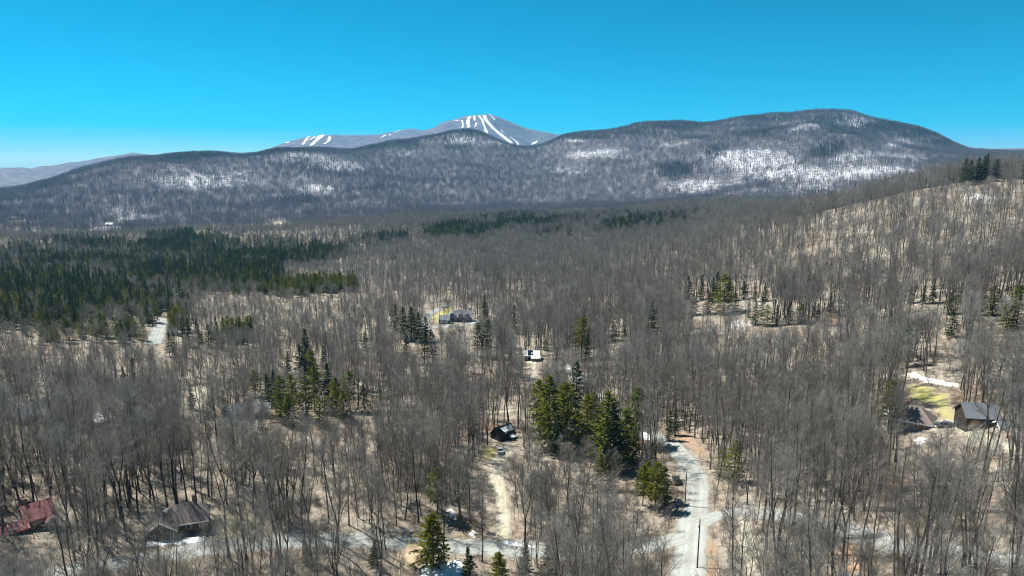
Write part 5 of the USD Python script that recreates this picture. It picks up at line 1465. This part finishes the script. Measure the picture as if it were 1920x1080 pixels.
k = keep_views(X6, Y6, H6, np.full(len(X6), 1.6)) & in_view(X6, Y6, H6 + 1)
X, Y, form, scale, H = np.r_[X, X6[k]], np.r_[Y, Y6[k]], np.r_[form, f6[k]], np.r_[scale, s6[k]], np.r_[H, H6[k]]
Z = ground(X, Y)
TURN = rng.uniform(0, 6.28, len(X))
TILT = rng.normal(0, 0.035, len(X))

# the ones that show largest become things of their own
def shown(x, y, z, h):
    px, pb = project(np.stack([x, y, z], -1))
    _, pt = project(np.stack([x, y, z + h], -1))
    vis = np.clip(np.minimum(pb, 1080) - np.maximum(pt, 0), 0, None)
    return np.where((px > 4) & (px < 1916), vis, 0), px, pb

def place_words(px, py):
    if py > 1075:
        T = [(230, 'at the bottom left corner'), (400, 'at the bottom edge below the grey gabled house'), (560, 'at the bottom edge below the gravel lane'),
             (700, 'at the bottom edge left of the sapling spruce'), (790, 'at the bottom edge by the sandy track'), (900, 'at the bottom edge beside the snow bank'), (1060, 'at the bottom edge by the dark spruce pair'),
             (1180, 'at the bottom edge right of the spruce pair'), (1300, 'at the bottom edge left of the gravel road'), (1440, 'at the bottom edge on the leaf bank'), (1560, 'at the bottom edge beside the gravel drive'), (1720, 'at the bottom edge by the leaf bank'), (9999, 'at the bottom right corner')]
    elif py > 1010:
        T = [(200, 'in front of the red roofed house'), (400, 'in front of the grey gabled house'), (560, 'along the lane right of the grey gabled house'), (700, 'along the lane left of the sapling spruce'),
             (860, 'by the roadside spruce'), (960, 'below the lane near the dirt drive foot'), (1120, 'by the lane above the dark spruce pair'), (1260, 'in the thicket left of the road junction'), (1430, 'on the bank right of the utility pole'), (1600, 'just below the right hand lane'), (1750, 'where the right hand lane drops away'), (9999, 'at the right end of the lane')]
    elif py > 940:
        T = [(130, 'around the red roofed house'), (270, 'between the red roof and the grey gable'), (420, 'around the grey gabled house'), (560, 'above the lane near the pale field'), (700, 'on the leafy slope above the lane'),
             (830, 'above the roadside spruce'), (930, 'left of the dirt drive'), (1060, 'right of the dirt drive'), (1250, 'in the thicket left of the junction'), (1400, 'right of the road at the upper pole'), (1560, 'above the right hand lane'), (1720, 'above the orange leaf bank'), (9999, 'above the lane at the far right')]
    else:
        T = [(200, 'behind the red roofed house'), (400, 'behind the grey gabled house'), (600, 'left of centre above the lane'), (760, 'between the lane and green clump'), (910, 'left of the black cabin drive'),
             (1060, 'right of the black cabin drive'), (1250, 'below the hemlock clump'), (1420, 'right of the road bend'), (1600, 'on the slope right of the lone hemlock'), (1760, 'below the hip roofed house'), (9999, 'below the barn')]
    for lim, t in T:
        if px < lim:
            return t

ORD = ['leftmost', 'second from left', 'third from left', 'fourth from left', 'fifth from left', 'sixth from left', 'seventh from left', 'eighth from left', 'ninth from left', 'tenth from left', 'eleventh from left', 'twelfth from left', 'thirteenth from left', 'fourteenth from left']
vis, bpx, bpy = shown(X, Y, Z, H)
order = np.argsort(-vis)[:300]
byname = {}
for k in order:
    byname.setdefault((BARE[form[k]][1], place_words(bpx[k], bpy[k])), []).append(int(k))
for (look, where), ks in sorted(byname.items()):
    ks.sort(key=lambda k: bpx[k])
    for j, k in enumerate(ks):
        if len(ks) == 1:
            lab = f'{look} {where}'
        elif len(ks) > 14:
            lab = f'one of many {look}s {where}'
        else:
            lab = f'{ORD[j]} {look} {where}' if j < len(ks) - 1 else f'rightmost {look} {where}'
        tree_thing('bare_tree', BARE[form[k]][0], X[k], Y[k], Z[k] - 0.1, TURN[k], scale[k], lab, 'bare tree', f'{look}s {where}' if len(ks) > 14 else 'bare trees of the near wood', TILT[k])
rest = np.ones(len(X), bool); rest[order] = False
instancer('bare_forest', [(BARE[f][0], x, y, z - 0.1, t, s, l) for f, x, y, z, t, s, l in zip(form[rest], X[rest], Y[rest], Z[rest], TURN[rest], scale[rest], TILT[rest])],
          'grey brown leafless hardwood forest covering the valley and the right hillside')

# conifers: named ones and the largest others are things, the rest one mass
cx, cy, cz = (np.array([i[k] for i in con_items]) for k in (1, 2, 3))
ch = np.array([CON_H[i[0]] * i[5] for i in con_items])
okc = in_view(cx, cy, ch) 
cvis, cpx, cpy = shown(cx, cy, cz, ch)
okc &= np.r_[np.ones(len(SINGLE), bool), keep_views(cx[len(SINGLE):], cy[len(SINGLE):], ch[len(SINGLE):], np.full(len(cx) - len(SINGLE), 2.8), True)]
GROUPW = {'spruce': 'dark spruces of the woods', 'hemlock': 'green hemlocks of the woods'}
named = [i for i in range(len(SINGLE)) if okc[i]]
extra = [int(i) for i in np.argsort(-cvis) if okc[i] and i >= len(SINGLE) and clear_of_sheets(cx[i:i + 1], cy[i:i + 1])[0]][:150]
def stand_words(px, py):
    if py < 470:
        c = 'at the far edge of the valley woods' if px < 700 else 'in the dark stand at the centre'
    elif px < 480 and py > 600:
        c = ('at the left end' if px < 60 else 'in the left part' if px < 115 else 'in the middle' if px < 165 else 'in the right part' if px < 220 else 'at the right end') + ' of the green belt' if px < 285 else 'around the pale road gap'
    elif px < 480:
        c = 'in the ' + ('front' if py > 585 else 'middle' if py > 560 else 'back') + ' of the dark stand, ' + ('outer left' if px < 120 else 'left part' if px < 240 else 'middle part' if px < 360 else 'right part')
    elif px < 700:
        c = 'in the bright green row beside the dark stand'
    else:
        c = 'scattered on the middle slope'
    return c
cb = {}
for i in extra:
    f = con_items[i][0]
    look = {'spruce_a': 'pointed dark spruce', 'spruce_b': 'narrow dark spruce', 'spruce_c': 'short dark spruce', 'spruce_d': 'ragged tall spruce', 'hemlock_a': 'broad green hemlock', 'hemlock_b': 'bare stemmed green hemlock', 'hemlock_c': 'low green hemlock'}[f]
    cb.setdefault((look, stand_words(cpx[i], cpy[i])), []).append(i)
for i in named:
    it = con_items[i]
    tree_thing(it[7] + '_tree', it[0], it[1], it[2], it[3] - 0.1, it[4], it[5], it[6], it[7] + ' tree', None, 0.0, 1.4 if SINGLE[i][1] < 720 else 1.12)
for (look, where), ks in sorted(cb.items()):
    ks.sort(key=lambda i: cpx[i])
    for j, i in enumerate(ks):
        it = con_items[i]
        lab = f'{look} {where}'
        if 1 < len(ks) <= 14:
            lab = f'{ORD[j]} {lab}' if j < len(ks) - 1 else f'rightmost {lab}'
        tree_thing(it[7] + '_tree', it[0], it[1], it[2], it[3] - 0.1, it[4], it[5], lab, it[7] + ' tree', f'{look}s {where}')
done = set(named) | set(extra)
lod = {'spruce_a': 'far_spruce_a', 'spruce_b': 'far_spruce_b', 'spruce_c': 'far_spruce_c', 'spruce_d': 'far_spruce_a'}
far_c = [(it[0], it[1], it[2], it[3] - 0.1, it[4], it[5]) for i, it in enumerate(con_items) if i not in done and okc[i] and i >= len(SINGLE)]

# undergrowth on the floor of the nearer woods
X3, Y3 = grid(2.9, 74, 340, 52)
k = in_view(X3, Y3, 3) & clear_of_sheets(X3, Y3) & (meshkit.fbm(np.column_stack([X3 / 18, Y3 / 18, 0 * X3]), 3, 17) > 0.43) & (rng.random(len(X3)) < .8)
X3, Y3 = X3[k], Y3[k]
k = keep_views(X3, Y3, np.full(len(X3), 3.0), np.full(len(X3), 1.0), True)
X3, Y3 = X3[k], Y3[k]
bf = rng.integers(0, 4, len(X3))
instancer('undergrowth', [(f'brush_{"abcd"[f]}', x, y, z, t, s) for f, x, y, z, t, s in zip(bf, X3, Y3, ground(X3, Y3), rng.uniform(0, 6.28, len(X3)), rng.uniform(.6, 1.25, len(X3)))],
          'tangled leafless brush and saplings on the floor of the near wood')

# the hills beyond: squares of wood that lie on the slope
CELL = 20.0
X4, Y4 = grid(CELL, R_MID, R_FAR, 47)
e = 6.0
gxs, gys = (ground(X4 + e, Y4) - ground(X4 - e, Y4)) / (2 * e), (ground(X4, Y4 + e) - ground(X4, Y4 - e)) / (2 * e)
sl, az4 = np.hypot(gxs, gys), np.arctan2(gys, gxs)
k = in_view(X4, Y4, 22, slack=0.003) & clear_of_sheets(X4, Y4)
# leave the clearings on the hills thinner
k &= rng.random(len(X4)) < 0.9
X4, Y4, sl, az4 = X4[k], Y4[k], sl[k], az4[k]
si = np.argmin(np.abs(sl[:, None] - np.array(SLOPES)[None, :]), 1)
sn4 = map_coordinates(snow, [np.interp(np.arctan2(X4, Y4), AZ, np.arange(len(AZ))), np.interp(np.log(np.hypot(X4, Y4)), LR, np.arange(len(LR)))], order=1)
v4 = np.where(rng.random(len(X4)) < np.clip((sn4 - 0.26) * 3.0, 0, .6), 3, rng.integers(0, 3, len(X4)))
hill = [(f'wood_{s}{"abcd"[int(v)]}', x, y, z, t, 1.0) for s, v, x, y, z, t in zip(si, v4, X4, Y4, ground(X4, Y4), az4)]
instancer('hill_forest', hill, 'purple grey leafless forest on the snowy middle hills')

# conifers along the crests and in patches of the hills
X5, Y5 = grid(9.0, R_MID, R_FAR, 47)
k = in_view(X5, Y5, 16, slack=0.002)
X5, Y5 = X5[k], Y5[k]
z5 = ground(X5, Y5)
px5, py5 = project(np.stack([X5, Y5, z5], -1))
DARK = [(370, 293, 60, 5, .5), (470, 285, 30, 5, .3), (500, 282, 60, 9, .6), (620, 278, 60, 7, .6), (680, 275, 50, 6, .6), (760, 270, 30, 6, .5), (840, 262, 30, 7, .5), (885, 250, 30, 5, .4), (60, 345, 40, 8, .5), (850, 275, 20, 8, .4), (560, 375, 40, 6, .4), (570, 310, 60, 10, .25), (640, 320, 80, 12, .12),
        (1090, 258, 60, 4, .5), (1200, 250, 50, 7, .4), (1260, 238, 60, 7, .5), (1420, 255, 40, 8, .35), (1540, 225, 60, 7, .5), (1650, 240, 70, 9, .7), (1720, 250, 40, 9, .7), (1770, 268, 30, 7, .7), (1340, 285, 20, 12, .5), (1265, 318, 30, 12, .9), (1285, 322, 14, 8, .9), (1545, 285, 26, 12, .7), (1570, 278, 14, 10, .6),
        (1620, 245, 60, 8, .5), (1460, 225, 60, 6, .4), (1130, 300, 30, 5, .1), (1530, 365, 16, 5, .5), (1560, 370, 14, 5, .5), (700, 355, 60, 8, .15), (240, 430, 10, 6, .6), (340, 300, 40, 5, .5), (350, 292, 30, 4, .8), (700, 330, 200, 30, .03), (1400, 320, 200, 40, .03), (300, 340, 200, 40, .03), (150, 400, 200, 30, .04), (900, 330, 200, 40, .03)]
p5 = np.zeros(len(X5))
hi5 = np.clip((z5 - 230) / 160, 0, 1) * 0.05
for cx_, cy_, sx, sy, w_ in DARK:
    p5 = np.maximum(p5, w_ * np.exp(-((px5 - cx_) / sx) ** 2 - ((py5 - cy_) / sy) ** 2))
k = rng.random(len(X5)) < np.maximum(p5 * 1.5, hi5)
far_c += [(f'far_spruce_{"abc"[int(v)]}', x, y, z - .2, t, s) for v, x, y, z, t, s in zip(rng.integers(0, 3, k.sum()), X5[k], Y5[k], z5[k], rng.uniform(0, 6.28, k.sum()), rng.uniform(.75, 1.25, k.sum()))]
instancer('conifer_forest', far_c, 'dark green spruces and hemlocks of the farther stands and ridges')
print('bare', len(X), 'conifers', len(con_items), 'mass', len(far_c), 'brush', len(X3), 'patches', len(hill))

# ------------------------------------------------------------------ the air
top, bot = float(ZG.max()) + 60.0, float(ZG.min()) - 30.0
hz = boxm(-17600, 17600, -17600, 17600, bot, top)
hm = usdkit.material(stage, '/World/Looks/haze_air', {'v': ('principled_volume', {'color': (0.18, 0.58, 0.95), 'density': 4.2e-5, 'anisotropy': 0.0})}, [], volume='v.volume')
tag(usdkit.mesh(stage, '/World/haze', hz, hm), 'thin blue air between the camera and the far mountains', None, None, 'stuff')
